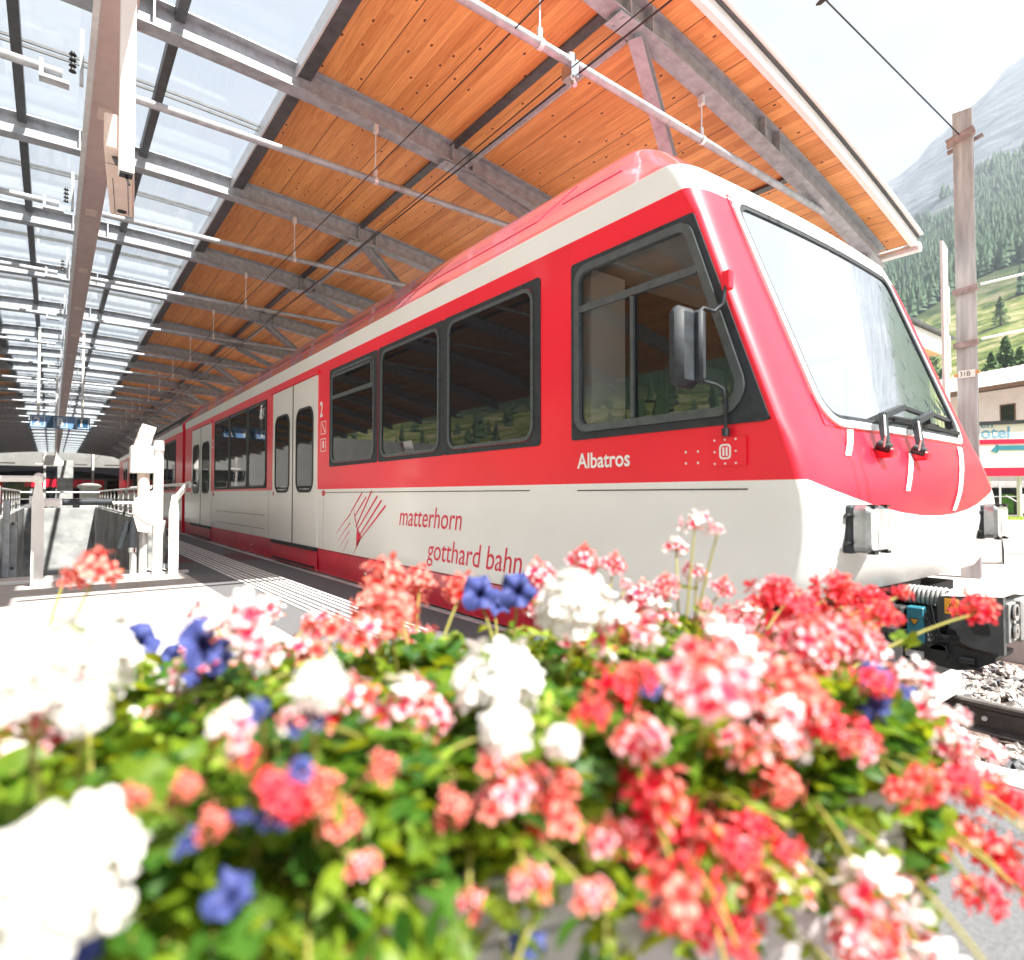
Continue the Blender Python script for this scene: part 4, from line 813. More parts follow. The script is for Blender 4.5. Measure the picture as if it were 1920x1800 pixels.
def tri(y, z, s, up, m, nm, x=3.5885):
    b = MB(); sg = 1 if up else -1; p = [(y-s, z-sg*s*.55), (y+s, z-sg*s*.55), (y, z+sg*s)]; b.prism(p, lambda u, v, w: (x-w, u, v), 0, .0015); oo = b.build(nm, M[m], cp); fixn(oo)
    b = MB(); b.ring(p, inset(p, s*.14), lambda u, v, w: (x-.0017-w, u, v), 0, .001); b.prism([(y-s*.1, z+s*.25*sg), (y+s*.12, z+.1*s*sg), (y+.02*s, z+.02*s), (y+.1*s, z-.35*s*sg), (y-.12*s, z-.05*s*sg), (y, z)], lambda u, v, w: (x-.0017-w, u, v), 0, .001); fixn(b.build('warning_mark', M['black'], cp))
tri(1.232, .262, .024, False, 'warning_yellow', 'warning_sign')
b = MB(); b.box(3.614, 3.6195, 1.045, 1.105, .318, .395); part(b, 'warning_plate', 'warning_yellow')
b = MB(); p = [(1.053, .332), (1.098, .332), (1.075, .378)]; b.ring(p, inset(p, .004), lambda u, v, w: (3.6138-w, u, v), 0, .001); fixn(part(b, 'warning_mark', 'black'))
b = MB(); pts = []
for i in range(81): a = i/80*9*2*math.pi; pts.append((3.70+.045*math.cos(a), 1.12+.19*i/80, .385+.045*math.sin(a)))
b.tube(pts, .0095, 7); part(b, 'coiled_hose', 'hose', 60)
b = MB()
for k in range(5): x = 3.61; y0 = 1.165+.010*k; b.tube([(x, y0, .36-.01*k), (x-.02, y0-.02, .28), (x-.015, y0-.05, .20-.008*k), (x, y0-.09, .175), (x+.01, y0-.12, .20), (x+.02, y0-.115, .235)], .0045, 6)
b.tube([(3.60, 1.10, .16), (3.60, 1.08, .10), (3.60, 1.05, .05), (3.61, 1.02, .06)], .0035, 6); part(b, 'cable', 'black', 60)
b = MB()
for k in range(6): b.tube([(3.64, 1.175, .17+.028*k), (3.62, 1.175, .17+.028*k)], .011, 8)
part(b, 'connector', 'chrome', 40)
b = MB(); b.bbox(3.12, 3.30, 1.30, 1.42, -.20, -.02, .006); part(b, 'sand_pipe_box', 'pale_steel')
b = MB(); b.tube([(3.2, 1.36, .43), (3.95, 1.36, .43)], .04, 14); part(b, 'buffer_tube', 'underframe')
for o in set(bpy.data.objects)-before:
    if o.parent is T: o.matrix_parent_inverse = inv
# following coaches
def coach(y0, label, pano, n=0):
    c = empty('railway_coach', (XC, y0, -.3), label=label, cat='train', group='coaches coupled behind the control car')
    iv = Matrix.Translation((-XC, -y0, .3)); bf = set(bpy.data.objects); Ln = 17.0
    prof = [(HWz(z), z) for z in ZR]; b = MB(); m = len(prof); vs = []
    for y in (y0, y0+.35, y0+Ln-.35, y0+Ln):
        vs += [(XC-h, y, z) for h, z in prof]+[(XC+h, y, z) for h, z in reversed(prof)]
    k = 2*m; fs = []; ms = []
    for s in range(3):
        for j in range(k-1):
            fs.append((s*k+j, s*k+j+1, (s+1)*k+j+1, (s+1)*k+j)); zz = min(vs[j][2], vs[j+1][2]); ms.append(MATROW(zz))
    fs += [tuple(range(k)), tuple(range(3*k, 4*k))]; ms += [2, 2]; b.v = vs; b.f = fs; b.m = ms
    o = b.build('body_shell', [M['dark_red_paint'], M['white_paint'], M['red_paint'], M['roof_red_sky_tint']], c); fixn(o); smooth(o.data, 28)
    ys = [y0+1.0+i*1.42 for i in range(8)]
    for i, y in enumerate(ys): window(c, rect(y, y+1.30, 1.08, 2.30), .10, fw=.02, outer=rect(y-.03, y+1.33, 1.05, 2.33), pane='dark_glass_wavy')
    door(c, y0+13.0, y0+14.8)
    b = MB(); b.box(XS+.3, XC+HW-.3, y0-.28, y0, .1, 2.5); b.build('gangway', M['black'], c)
    b = MB(); b.box(XS+.15, XC+HW-.15, y0+.3, y0+Ln-.3, -.15, .1); b.build('underframe', M['underframe'], c)
    if pano:
        for i in range(9):
            y = y0+.9+i*1.0
            q = rect(y, y+.92, 0, 1); fn = lambda u, v, w: (XC-HWz(2.70+.30*v)-w*.8, u, 2.70+.30*v+w*.6)
            b = MB(); b.ring(q, [(u+(.03 if u < y+.5 else -.03), .1+.8*v) for u, v in q], fn, .003, .03); f = b.build('roof_window', M['grey_frame'], c); fixn(f); b = MB(); b.prism([(u, .08+.84*v) for u, v in inset(q, .02)], fn, .004, .012); fixn(b.build('pane', M['dark_glass_wavy'], f))
    for o in set(bpy.data.objects)-bf:
        if o.parent is c: o.matrix_parent_inverse = iv
    return c
c1 = coach(16.25, 'red and white panorama coach with roof windows, directly behind the control car', True)
index_kids()
c2 = copy_tree(c1); c2.location.y = 33.7; c2['label'] = 'red and white coach, third vehicle of the train seen past the stair lift'
c3 = copy_tree(c1); c3.location.y = 51.15; c3['label'] = 'red and white coach at the far end of the train, near the station hall'
# ================================================================== right of the train: mast, boards, hotel, hill
def ground_pt(px, d, z): p = atD(px, 928, d); return Vector((p.x, p.y, z))
mp_ = atD(1811, 500, 9.0); mx_, my_ = mp_.x, mp_.y
t = empty('catenary_mast', (mx_, my_, -.3), rz=R(0), label='tall weathered steel H-section catenary mast right of the train', cat='mast')
mat('mast_steel', (0.47, 0.45, 0.45), 0.6, metal=0.1, nscale=2.2, col2=(0.25, 0.235, 0.24), bump=0.1, bscale=30, detail=9, stretch=(3.5, 3.5, .35))
mat('rusty', (0.34, 0.25, 0.24), 0.7, nscale=12, namt=0.4)
t.rotation_euler.z = R(9)
b = MB(); Hm = 6.95
b.box(-.12, -.10, -.118, .118, 0, Hm); b.box(.10, .12, -.11, .11, 0, Hm-.16); b.box(-.0999, .0999, -.006, .006, 0, Hm-.1); b.build('post', M['mast_steel'], t)
b = MB(); b.bar((-.16, .19, 6.50), (-.16, -.15, 6.60), .05, .10); b.bar((-.13, .19, 6.45), (-.13, -.15, 6.55), .10, .02); b.bar((.16, .22, 6.5), (.16, -.22, 6.62), .03, .06); b.build('head_clamp', M['rusty'], t)
for z in (3.44, 4.24):
    b = MB(); b.bar((-.145, .15, z-.015), (-.145, -.15, z+.02), .04, .09); b.build('clamp', M['rusty'], t)
    b = MB(); b.tube([(-.13, -.18, z+.05), (.1, -.85, z+.16)], .018, 8); b.build('bracket_rod', M['pale_steel'], t)
b = MB(); b.box(-.135, -.128, -.10, .10, 2.95, 3.06); b.build('number_plate', M['board_white'], t); b = MB(); b.bar((-.125, .15, 2.99), (-.125, -.15, 3.02), .012, .05); b.build('plate_strap', M['orange'], t)
text('lettering', '31B', M['black'], lambda u, v, w: (-.1365-.02, (.085-u), 2.968+v), size=.10, sx=.85, parent=t)
t = empty('signal_board', (mx_, my_, 0), rz=R(9), label='narrow white board seen edge-on, fixed to the left side of the mast', cat='board')
b = MB(); b.bar((-.35, .22, 2.30), (-.35, .22, 4.62), .035, .42, (1, .0, 0)); b.build('board', M['board_white'], t)
b = MB()
for z in (2.62, 3.35): b.box(-.33, -.10, .20, .24, z, z+.05); b.box(-.32, -.24, .17, .19, z+.1, z+.65)
b.build('bracket', M['pale_steel'], t)
e1 = t.matrix_basis @ Vector((0, 0, 0))
a = Vector((mx_-.15, my_, 6.27)); c = atD(1550, 2, 7.0)
wire('span_wire', [a, c, c+(c-a)*1.2], .010, 'single dark span wire running from the mast head into the sky', [c+(c-a)*.01])
# neighbouring canopy
t = empty('neighbour_canopy', (12, 5, 0), label='low neighbouring canopy with white fascia and timber underside behind the mast', cat='canopy')
b = MB(); b.bbox(-.5, 5.0, 0, .06, 4.22, 4.62, .01); b.build('fascia', M['white_metal'], t)
b = MB(); b.box(-.5, 5.1, -.1, 9, 4.63, 4.69); b.build('roof_sheet', M['dark_steel'], t)
b = MB(); b.box(-.5, 5.0, .065, 9, 4.30, 4.40); b.build('soffit', M['soffit_wood'], t)
for x in (.5, 4.5): b = MB(); b.tube([(x, 4, -.3), (x, 4, 4.3)], .09, 12); b.build('column', M['galvanised'], t)
# plinth, wall
p = atZ(1815, 1058, -.3); q = atZ(1890, 1058, -.3); d = (q-p).normalized(); nrm = Vector((-d.y, d.x, 0))
t = empty('concrete_plinth', p, rz=math.atan2(d.y, d.x), label='pale concrete plinth with a black cable running down it, beyond the train nose', cat='plinth')
wd = (q-p).length; b = MB(); b.bbox(0, wd, 0, .5, 0, .50, .05); b.build('block', M['pale_concrete'], t); b = MB(); b.tube([(wd*.72, .04, .50), (wd*.86, .01, .46), (wd*.88, -.01, .25), (wd*.88, -.01, .0)], .013, 6); b.build('cable', M['black'], t)
p1 = atZ(1700, 1052, -.3); p2 = atZ(2100, 1050, -.3); p1 = Vector((p1.x+1.2, p1.y+1.0, -.3)); p2 = Vector((p2.x+1.2, p2.y-.2, -.3)); d = (p2-p1)
t = empty('retaining_wall', p1, rz=math.atan2(d.y, d.x), label='low weathered concrete wall with grass along its top, right edge', cat='wall')
b = MB(); b.bbox(-6, d.length+8, 0, .3, 0, .70, .02); b.build('wall', M['pale_concrete'], t); 
b = MB()
random.seed(3)
for i in range(5000):
    x = random.uniform(-6, d.length+8); y = random.uniform(.3, 3.2); h = random.uniform(.03, .09); b.add([(x, y, .66), (x+.012, y, .66), (x+random.uniform(-.03, .03), y+random.uniform(-.03, .03), .66+h)], [(0, 1, 2)])
b.box(-6, d.length+8, .3, 3.5, 0, .665); o = b.build('grass', M['bud_green']); o.location = p1; o.rotation_euler.z = math.atan2(d.y, d.x); tag(o, kind='stuff')
# big station board
def facing(pxl, pxr, D, zl):
    a = atD(pxl, 928, D); c = atD(pxr, 928, D*.93); a.z = c.z = zl; return a, c, (c-a)
a, c, d = facing(1700, 2060, 15.5, -.3); L_ = d.length
t = empty('advertising_board', a, rz=math.atan2(d.y, d.x), label='white advertising board with blue hotel lettering, red bars and a dark arrow', cat='board')
zz = lambda px, py: CZ+(928-py)/FP*15.0+.3
b = MB(); b.bbox(0, L_, 0, .05, zz(0, 893), zz(0, 795), .004); b.build('panel', M['board_white'], t)
b = MB(); b.bar((0, -.03, zz(0, 796)), (L_, -.03, zz(0, 790)), .06, .09); b.build('top_rail', M['black'], t)
b = MB(); b.box(0, L_, -.012, -.003, zz(0, 833), zz(0, 824)); b.box(0, L_, -.012, -.003, zz(0, 893), zz(0, 877)); b.build('red_bar', M['decal_red'], t)
ux = lambda px: ((px-1700)/360.0)*L_*.985
b = MB(); za, zb_ = zz(0, 848), zz(0, 836); b.box(ux(1880), ux(1990), -.012, -.003, zb_-.11, zb_); b.prism([(ux(1868), (za+zb_)/2-.04), (ux(1882), zb_+.06), (ux(1882), za-.02)], lambda u, v, w: (u, -w, v), .003, .012); fixn(b.build('arrow', M['teal'], t))
text('lettering', 'Hotel', M['text_blue'], lambda u, v, w: (ux(1900)-.85+u, -.006, zz(0, 821)+v), size=.40, bold=.008, parent=t)
text('lettering', 'en', M['text_blue'], lambda u, v, w: (ux(1884)-.40+u, -.006, zz(0, 800)-.02+v), size=.30, bold=.006, parent=t)
for x in (ux(1866), ux(1925), ux(1780)): b = MB(); b.tube([(x, .1, 0), (x, .1, zz(0, 890))], .05, 10); b.build('post', M['pale_steel'], t)
# hotel
a = atD(1640, 928, 48); c = atD(2120, 928, 33); a.z = c.z = -.3; d = c-a; L_ = d.length
t = empty('hotel', a, rz=math.atan2(d.y, d.x), label='cream hotel with long pale roof, chimneys and balconies behind the board', cat='building')
b = MB(); b.bbox(0, L_, 0, 12, 0, 8.1, .02); b.build('wall', M['hotel_wall'], t)
b = MB(); b.prism([(-1.3, 8.0), (-1.3, 8.25), (6, 10.6), (13, 8.25), (13, 8.0), (6, 10.3)], lambda u, v, w: (w, u, v), -1, L_+1); rf = b.build('roof', M['hotel_roof'], t); fixn(rf)
b = MB(); b.box(-1, L_+1, -1.34, -1.30, 7.95, 8.2); b.build('fascia', M['wood_brown'], t)
b = MB()
for i in range(60): b.bar((-1+i*.45, -1.3, 8.26), (-1+i*.45, 6, 10.62), .04, .05)
b.build('roof_battens', M['hotel_roof'], rf)
for x, w_ in ((13.0, 1.0), (11.6, .7)): b = MB(); b.bbox(x, x+w_, 1.6, 2.5, 8.8, 10.2, .02); ch = b.build('chimney', M['pale_concrete'], rf); b = MB(); b.bbox(x-.12, x+w_+.12, 1.5, 2.6, 10.3, 10.42, .02); b.build('chimney_cap', M['galvanised'], ch)
for fl_ in range(3):
    for i in range(9):
        x = 1.5+i*2.6; z = .9+fl_*2.5; b = MB(); b.box(x, x+.95, -.02, .0, z, z+1.2); wf = b.build('window', M['wood_brown'], t); b = MB(); b.box(x+.08, x+.87, -.03, -.0205, z+.08, z+1.12); b.build('pane', M['dark_glass'], wf)
for fl_ in range(3): b = MB(); b.bbox(16, L_, -1.2, -.005, 2.2+fl_*2.3, 3.0+fl_*2.3, .02); b.build('balcony', M['hotel_wall'], t)
# shop window
a, c, d = facing(1820, 2060, 24, -.3); L_ = d.length
t = empty('shop_front', a, rz=math.atan2(d.y, d.x), label='glazed shop front with red goods in the window below the board', cat='shop')
b = MB(); b.bbox(0, L_, .02, 2, .0, 1.75, .01); b.build('wall', M['pale_concrete'], t); b = MB(); b.box(.1, L_-.1, -.01, .018, .45, 1.5); wf = b.build('window', M['dark_glass_wavy'], t)
b = MB()
for i in range(7): b.box(.1+i*.8, .16+i*.8, -.05, -.012, .0, 1.75)
b.build('mullion', M['pale_steel'], t)
for i, m_ in enumerate(('decal_red', 'dark_leaf', 'pinkish_box', 'decal_red')): b = MB(); b.bbox(.35+i*.62, .72+i*.62, -.045, -.0125, .5, 1.25, .004); b.build('display', M[m_], t)
b = MB(); b.bar((1.0, -.5, 1.2), (2.4, -.5, .2), .03, .03); b.bar((-.5, -.5, 1.15), (L_, -.5, 1.18), .02, .02); b.build('guard_rail', M['white_metal'], t)
# ------------------------------------------------------------------ mountains
def ridge(az):   # tan of the ridge elevation by azimuth (degrees clockwise from +Y)
    pts = [(-180, .30), (-120, .34), (-60, .36), (-20, .26), (0, .16), (20, .20), (45, .36), (60, .415), (66.5, .437), (67.5, .453), (68.3, .448), (71, .477), (73.9, .518), (76.5, .545), (78.3, .56), (86, .62), (92, .58), (97, .48), (102, .39), (106, .30), (112, .24), (150, .24), (180, .30)]
    return interp(az, pts)
D0, D1 = 62.0, 1500.0
def terr(az, d):
    d0 = interp(az, [(-42, D0), (-28, 190), (28, 190), (42, D0)]); t = max(0, min(1, (d-d0)/(D1-d0))); a = R(az); x, y = d*math.sin(a), d*math.cos(a)
    f = t**.52; tn = ridge(az)*f
    n = mnoise.fractal(Vector((x*.004, y*.004, .3)), 1.0, 2.0, 6)*.022*min(1, t*5)+mnoise.fractal(Vector((x*.03, y*.03, 1.3)), 1.0, 2.1, 4)*.006*min(1, t*8)
    z = -.3+d*(tn+n*min(1., .4+t)) if t > 0 else -.3
    return Vector((x, y, z))
azs = []; a_ = -180.0
while a_ < 180: azs.append(a_); a_ += 0.35 if 58 < a_ < 90 else 2.0
nd = 90; ds = [D0+(D1-D0)*(i/(nd-1))**1.7 for i in range(nd)]+[1900, 2600]
b = MB(); vs = []
for a_ in azs:
    for i, d_ in enumerate(ds):
        if d_ <= D1: vs.append(terr(a_, d_))
        else: p = terr(a_, D1); k = (d_-D1)/1100; vs.append(Vector((p.x*d_/D1, p.y*d_/D1, p.z*(1-.55*k))))
n2 = len(ds); na = len(azs)
b.add(vs, [(i*n2+j, i*n2+j+1, ((i+1) % na)*n2+j+1, ((i+1) % na)*n2+j) for i in range(na) for j in range(n2-1)])
m = bpy.data.materials.new('mountain'); m.use_nodes = True; nt = m.node_tree; bs = nt.nodes['Principled BSDF']; bs.inputs['Roughness'].default_value = .95; bs.inputs['Specular IOR Level'].default_value = .1
ge = N(nt, 'ShaderNodeNewGeometry'); ln = N(nt, 'ShaderNodeVectorMath', operation='LENGTH'); L(nt, ge.outputs['Position'], ln.inputs[0])
no = N(nt, 'ShaderNodeTexNoise', ins={2: .012, 3: 8, 4: .6}); L(nt, ge.outputs['Position'], no.inputs[0])
ma = N(nt, 'ShaderNodeMath', operation='MULTIPLY_ADD'); L(nt, no.outputs[0], ma.inputs[0]); ma.inputs[1].default_value = 260; L(nt, ln.outputs['Value'], ma.inputs[2])
mr = N(nt, 'ShaderNodeMapRange', ins={1: 980, 2: 1150}); L(nt, ma.outputs[0], mr.inputs[0])
mr2 = N(nt, 'ShaderNodeMapRange', ins={1: 520, 2: 640}); L(nt, ma.outputs[0], mr2.inputs[0])
g1 = N(nt, 'ShaderNodeTexNoise', ins={2: .07, 3: 10, 4: .68}); L(nt, ge.outputs['Position'], g1.inputs[0]); gr = N(nt, 'ShaderNodeValToRGB'); L(nt, g1.outputs[0], gr.inputs[0])
e = gr.color_ramp.elements; e[0].position = .38; e[0].color = (.05, .08, .03, 1); e[1].position = .60; e[1].color = (.36, .31, .19, 1); k = e.new(.50); k.color = (.17, .21, .05, 1)
r1 = N(nt, 'ShaderNodeTexNoise', ins={2: .02, 3: 12, 4: .7, 8: .6}); mpp = N(nt, 'ShaderNodeMapping'); mpp.inputs[2].default_value = (R(20), R(-35), R(15)); mpp.inputs[3].default_value = (.5, .5, 3); L(nt, ge.outputs['Position'], mpp.inputs[0]); L(nt, mpp.outputs[0], r1.inputs[0]); rr_ = N(nt, 'ShaderNodeValToRGB'); L(nt, r1.outputs[0], rr_.inputs[0])
e = rr_.color_ramp.elements; e[0].position = .35; e[0].color = (.05, .065, .085, 1); e[1].position = .72; e[1].color = (.23, .24, .26, 1)
xa = N(nt, 'ShaderNodeMix', data_type='RGBA'); L(nt, mr2.outputs[0], xa.inputs[0]); L(nt, gr.outputs[0], xa.inputs[6]); xa.inputs[7].default_value = (.035, .06, .03, 1)
xb = N(nt, 'ShaderNodeMix', data_type='RGBA'); L(nt, mr.outputs[0], xb.inputs[0]); L(nt, xa.outputs[2], xb.inputs[6]); L(nt, rr_.outputs[0], xb.inputs[7]); L(nt, xb.outputs[2], bs.inputs['Base Color'])
bp = N(nt, 'ShaderNodeBump', ins={0: .9, 1: 12.0}); L(nt, r1.outputs[0], bp.inputs['Height']); L(nt, bp.outputs[0], bs.inputs['Normal'])
o = b.build('mountainside', m); fixn(o); smooth(o.data, 60); tag(o, kind='structure')
mat('fir', (0.065, 0.12, 0.06), 0.9, nscale=.06, col2=(0.03, 0.065, 0.03), coords='Object')
mat('fir_near', (0.12, 0.21, 0.05), 0.8, nscale=1.5, col2=(0.03, 0.07, 0.02))
def conifer(b, p, h, r, rnd, tiers=4, seg=6):
    for k in range(tiers):
        z0 = p.z+h*(.06+.9*k/tiers*.92); z1 = min(p.z+h, z0+h*.42); rr = r*(1-k/tiers*.82); a0 = rnd.random()*6
        ring = [(p.x+math.cos(a0+2*math.pi*i/seg)*rr*rnd.uniform(.7, 1.2), p.y+math.sin(a0+2*math.pi*i/seg)*rr*rnd.uniform(.7, 1.2), z0+rnd.uniform(-.03, .03)*h) for i in range(seg)]
        b.add(ring+[(p.x, p.y, z1)], [(i, (i+1) % seg, seg) for i in range(seg)])
rnd = random.Random(8); b = MB()
for i in range(6500):
    az = rnd.uniform(62, 84); d_ = 400+560*rnd.random()**.8
    n = mnoise.noise(Vector((math.sin(R(az))*d_*.008, math.cos(R(az))*d_*.008, 4)))
    if d_+n*180 < 420 or d_+n*150 > 900: continue
    if n < -.38: continue
    p = terr(az, d_); conifer(b, p-Vector((0, 0, .5)), rnd.uniform(11, 21), rnd.uniform(3.0, 4.6), rnd)
o = b.build('forest', M['fir']); tag(o, kind='stuff')
b = MB()
for i in range(1500):
    az = rnd.uniform(-175, 60) if i % 3 else rnd.uniform(85, 180); d_ = rnd.uniform(70 if abs(az) > 42 else 220, 900); p = terr(az, d_); conifer(b, p-Vector((0, 0, .5)), rnd.uniform(7, 16), rnd.uniform(2.4, 4.4), rnd, 3, 5)
o = b.build('valley_forest', M['fir']); tag(o, kind='stuff')
def big_tree(px, py, D, h, label, sd):
    rnd = random.Random(sd); p = atD(px, py, D); az = math.degrees(math.atan2(p.x, p.y)); dd = math.hypot(p.x, p.y); p = terr(az, dd)
    t = empty('larch_tree', p, label=label, cat='tree', group='dark trees on the slope behind the hotel')
    b = MB(); b.tube([(0, 0, -.5), (0, 0, h*.9)], [.03*h, .004*h], 7); b.build('trunk', M['bark'], t)
    b = MB()
    for i in range(1500):
        k = rnd.random()**.8; z = h*(.10+.88*k); rr = h*.27*(1-k)**.75*math.sqrt(rnd.random())*(1+.25*math.sin(z*9/h*3)); a = rnd.random()*6.283; c = Vector((rr*math.cos(a), rr*math.sin(a), z-rr*.18)); s = h*.035*rnd.uniform(.6, 1.3); u = Vector((rnd.gauss(0, 1), rnd.gauss(0, 1), rnd.gauss(0, .5))).normalized(); v = u.orthogonal().normalized()
        b.add([c-u*s, c+v*s*.6, c+u*s, c-v*s*.6], [(0, 1, 2, 3)])
    b.build('crown', M['fir_near'], t)
big_tree(1745, 640, 110, 9.5, 'dark larch left of the mast just above the hotel roof', 1)
big_tree(1765, 640, 125, 9, 'second dark larch close behind the first, left of the mast', 2)
big_tree(1858, 640, 105, 11, 'dark larch directly right of the mast above the chimneys', 3)
big_tree(1885, 640, 112, 13, 'tallest dark larch above the hotel roof', 4)
big_tree(1912, 640, 100, 11, 'dark larch at the right picture edge above the hotel roof', 5)
big_tree(1742, 560, 190, 13, 'larch standing alone on the grass slope left of the mast', 6)
big_tree(1875, 560, 260, 13, 'small larch on the grass slope right of the mast', 7)
big_tree(1722, 640, 105, 8, 'low leafy tree beside the windscreen edge', 9)
# haze
b = MB(); b.box(-2700, 2700, -2700, 2700, -3.5, 980); o = b.build('haze', None if False else M['black']); o.data.materials.clear()
m = bpy.data.materials.new('haze_air'); m.use_nodes = True; nt = m.node_tree; nt.nodes.clear(); oo = N(nt, 'ShaderNodeOutputMaterial'); pv = N(nt, 'ShaderNodeVolumePrincipled'); pv.inputs['Color'].default_value = (.76, .87, 1.0, 1); pv.inputs['Density'].default_value = 0.0003; pv.inputs['Anisotropy'].default_value = 0.3; L(nt, pv.outputs[0], oo.inputs['Volume']); o.data.materials.append(m); tag(o, kind='stuff')
# ================================================================== planter and flowers
def camp(r, f, z): return Vector((f*_s+r*_c, f*_c-r*_s, z))        # camera-frame ground coords -> world
PC = (.52, .80); E1 = (-.94, -.342); E2 = (-.342, .94); PLN, PWD, PZT = 1.36, .50, .54
def pl(a, c, z): return camp(PC[0]+E1[0]*a+E2[0]*c, PC[1]+E1[1]*a+E2[1]*c, z)
o0 = pl(0, 0, 0); dx = pl(1, 0, 0)-o0
t = empty('planter', o0, rz=math.atan2(dx.y, dx.x), label='long grey planter box full of flowers in the foreground', cat='planter')
# local frame: x along the box to the left, y = towards the camera (negative = away)
sg = 1 if (pl(0, 1, 0)-o0).dot(Vector((-dx.y, dx.x, 0))) > 0 else -1
b = MB(); y1_ = sg*PWD; yl, yh = min(0, y1_), max(0, y1_)
b.bbox(0, PLN, yl, yh, .02, PZT-.06, .008); b.build('box', M['planter'], t)
b = MB(); th = .022; b.box(0, PLN, yl, yl+th, PZT-.06, PZT); b.box(0, PLN, yh-th, yh, PZT-.06, PZT); b.box(0, th, yl+th, yh-th, PZT-.06, PZT); b.box(PLN-th, PLN, yl+th, yh-th, PZT-.06, PZT); b.build('rim', M['planter'], t)
b = MB(); b.box(th, PLN-th, yl+th, yh-th, PZT-.059, PZT-.02); b.build('soil', M['soil'], t)
# flower head meshes
rnd = random.Random(21)
def petal(vs, fs, at, c, ax, n, ln, wd, curl, base=0.0):
    ax = ax.normalized(); n = (n-ax*n.dot(ax)).normalized(); s = ax.cross(n); b0 = len(vs)
    P = [(0, .10), (.35, .62), (.70, .98), (.95, .62), (1.0, 0)]
    for t_, w_ in P[:-1]:
        q = c+ax*(ln*t_)+n*(curl*t_*t_*ln)
        vs.append(q-s*(wd*w_/2)+n*(curl*.25*ln*w_*.4)); vs.append(q+s*(wd*w_/2)+n*(curl*.25*ln*w_*.4)); at += [t_, t_]
    vs.append(c+ax*ln*1.03+n*(curl*ln)); at.append(1)
    fs += [(b0, b0+1, b0+3, b0+2), (b0+2, b0+3, b0+5, b0+4), (b0+4, b0+5, b0+7, b0+6), (b0+6, b0+7, b0+8)]
def mesh_with_attr(name, vs, fs, at, mats, mi=None):
    me = bpy.data.meshes.new(name); me.from_pydata([tuple(v) for v in vs], [], fs); a = me.attributes.new('pt', 'FLOAT', 'POINT'); a.data.foreach_set('value', at)
    for m in mats: me.materials.append(m)
    if mi: me.polygons.foreach_set('material_index', mi)
    me.polygons.foreach_set('use_smooth', [True]*len(fs)); me.update(); return me
def umbel(seed, n_fl, dense, col, stemc, mix=None):
    """flower head of unit radius .5 built of many five-petalled florets on pedicels"""
    r = random.Random(seed); vs = []; fs = []; at = []; mi = []
    for i in range(n_fl):
        k = (i+.5)/n_fl; ph = i*2.39996+r.uniform(-.3, .3); ct = 1-k*(1.55 if dense else 1.35); ct = max(-.75, ct); st = math.sqrt(max(0, 1-ct*ct))
        d = Vector((st*math.cos(ph), st*math.sin(ph), ct)); rad = r.uniform(.34, .46) if dense else r.uniform(.24, .50); c = d*rad; c.z -= .05
        f0 = len(fs); v0 = len(vs)
        # pedicel
        s = d.orthogonal().normalized()*.010; s2 = d.cross(s).normalized()*.010; o_ = Vector((0, 0, -.12)); vs += [o_+s, o_-s, c-s, c+s, o_+s2, o_-s2, c-s2, c+s2]; at += [.5]*8; fs += [(v0, v0+1, v0+2, v0+3), (v0+4, v0+5, v0+6, v0+7)]; mi += [1, 1]
        if r.random() < (.06 if dense else .14):     # a closed bud
            for q in range(3): petal(vs, fs, at, c, d+Vector((r.uniform(-.3, .3), r.uniform(-.3, .3), 0)), d.orthogonal(), .12, .06, .2)
            mi += [1]*(len(fs)-f0-2); continue
        fs0 = len(fs); nd = (d+Vector((r.uniform(-.35, .35), r.uniform(-.35, .35), r.uniform(-.1, .3)))).normalized(); u = nd.orthogonal().normalized(); v = nd.cross(u); a0 = r.random()*6.28; sc = r.uniform(.85, 1.15)
        for q in range(5):
            a = a0+q*2*math.pi/5+r.uniform(-.15, .15); ax = u*math.cos(a)+v*math.sin(a)+nd*r.uniform(.05, .55); petal(vs, fs, at, c, ax, nd, (.185 if dense else .235)*sc*r.uniform(.85, 1.15), (.145 if dense else .150)*sc, r.uniform(-.35, .25))
        mi += [2 if (mix and r.random() < mix[0]) else 0]*(len(fs)-fs0)
    return mesh_with_attr('flower_head', vs, fs, at, [M[col], M[stemc], M[mix[1] if mix else col]], mi)
def petunia(seed, col):
    r = random.Random(seed); vs = []; fs = []; at = []; n = 25
    for ring_, (rad, z) in enumerate([(.03, -.55), (.07, -.15), (.17, .0), (.33, .06), (.50, .02)]):
        for i in range(n):
            a = 2*math.pi*i/n; rr = rad*(1+(.22*abs(math.cos(2.5*a))-.12+.10*math.sin(3*a+seed) if ring_ > 2 else 0)); zz = z+(.13*math.sin(5*a+seed)+.07*math.sin(12*a+seed*2)+.10*math.sin(2*a+seed)+r.uniform(-.03, .03))*(ring_/4)**2
            vs.append(Vector((rr*math.cos(a), rr*math.sin(a), zz))); at.append(ring_/4)
    for k in range(4): fs += [(k*n+i, k*n+(i+1) % n, (k+1)*n+(i+1) % n, (k+1)*n+i) for i in range(n)]
    return mesh_with_attr('flower_head', vs, fs, at, [M[col]])
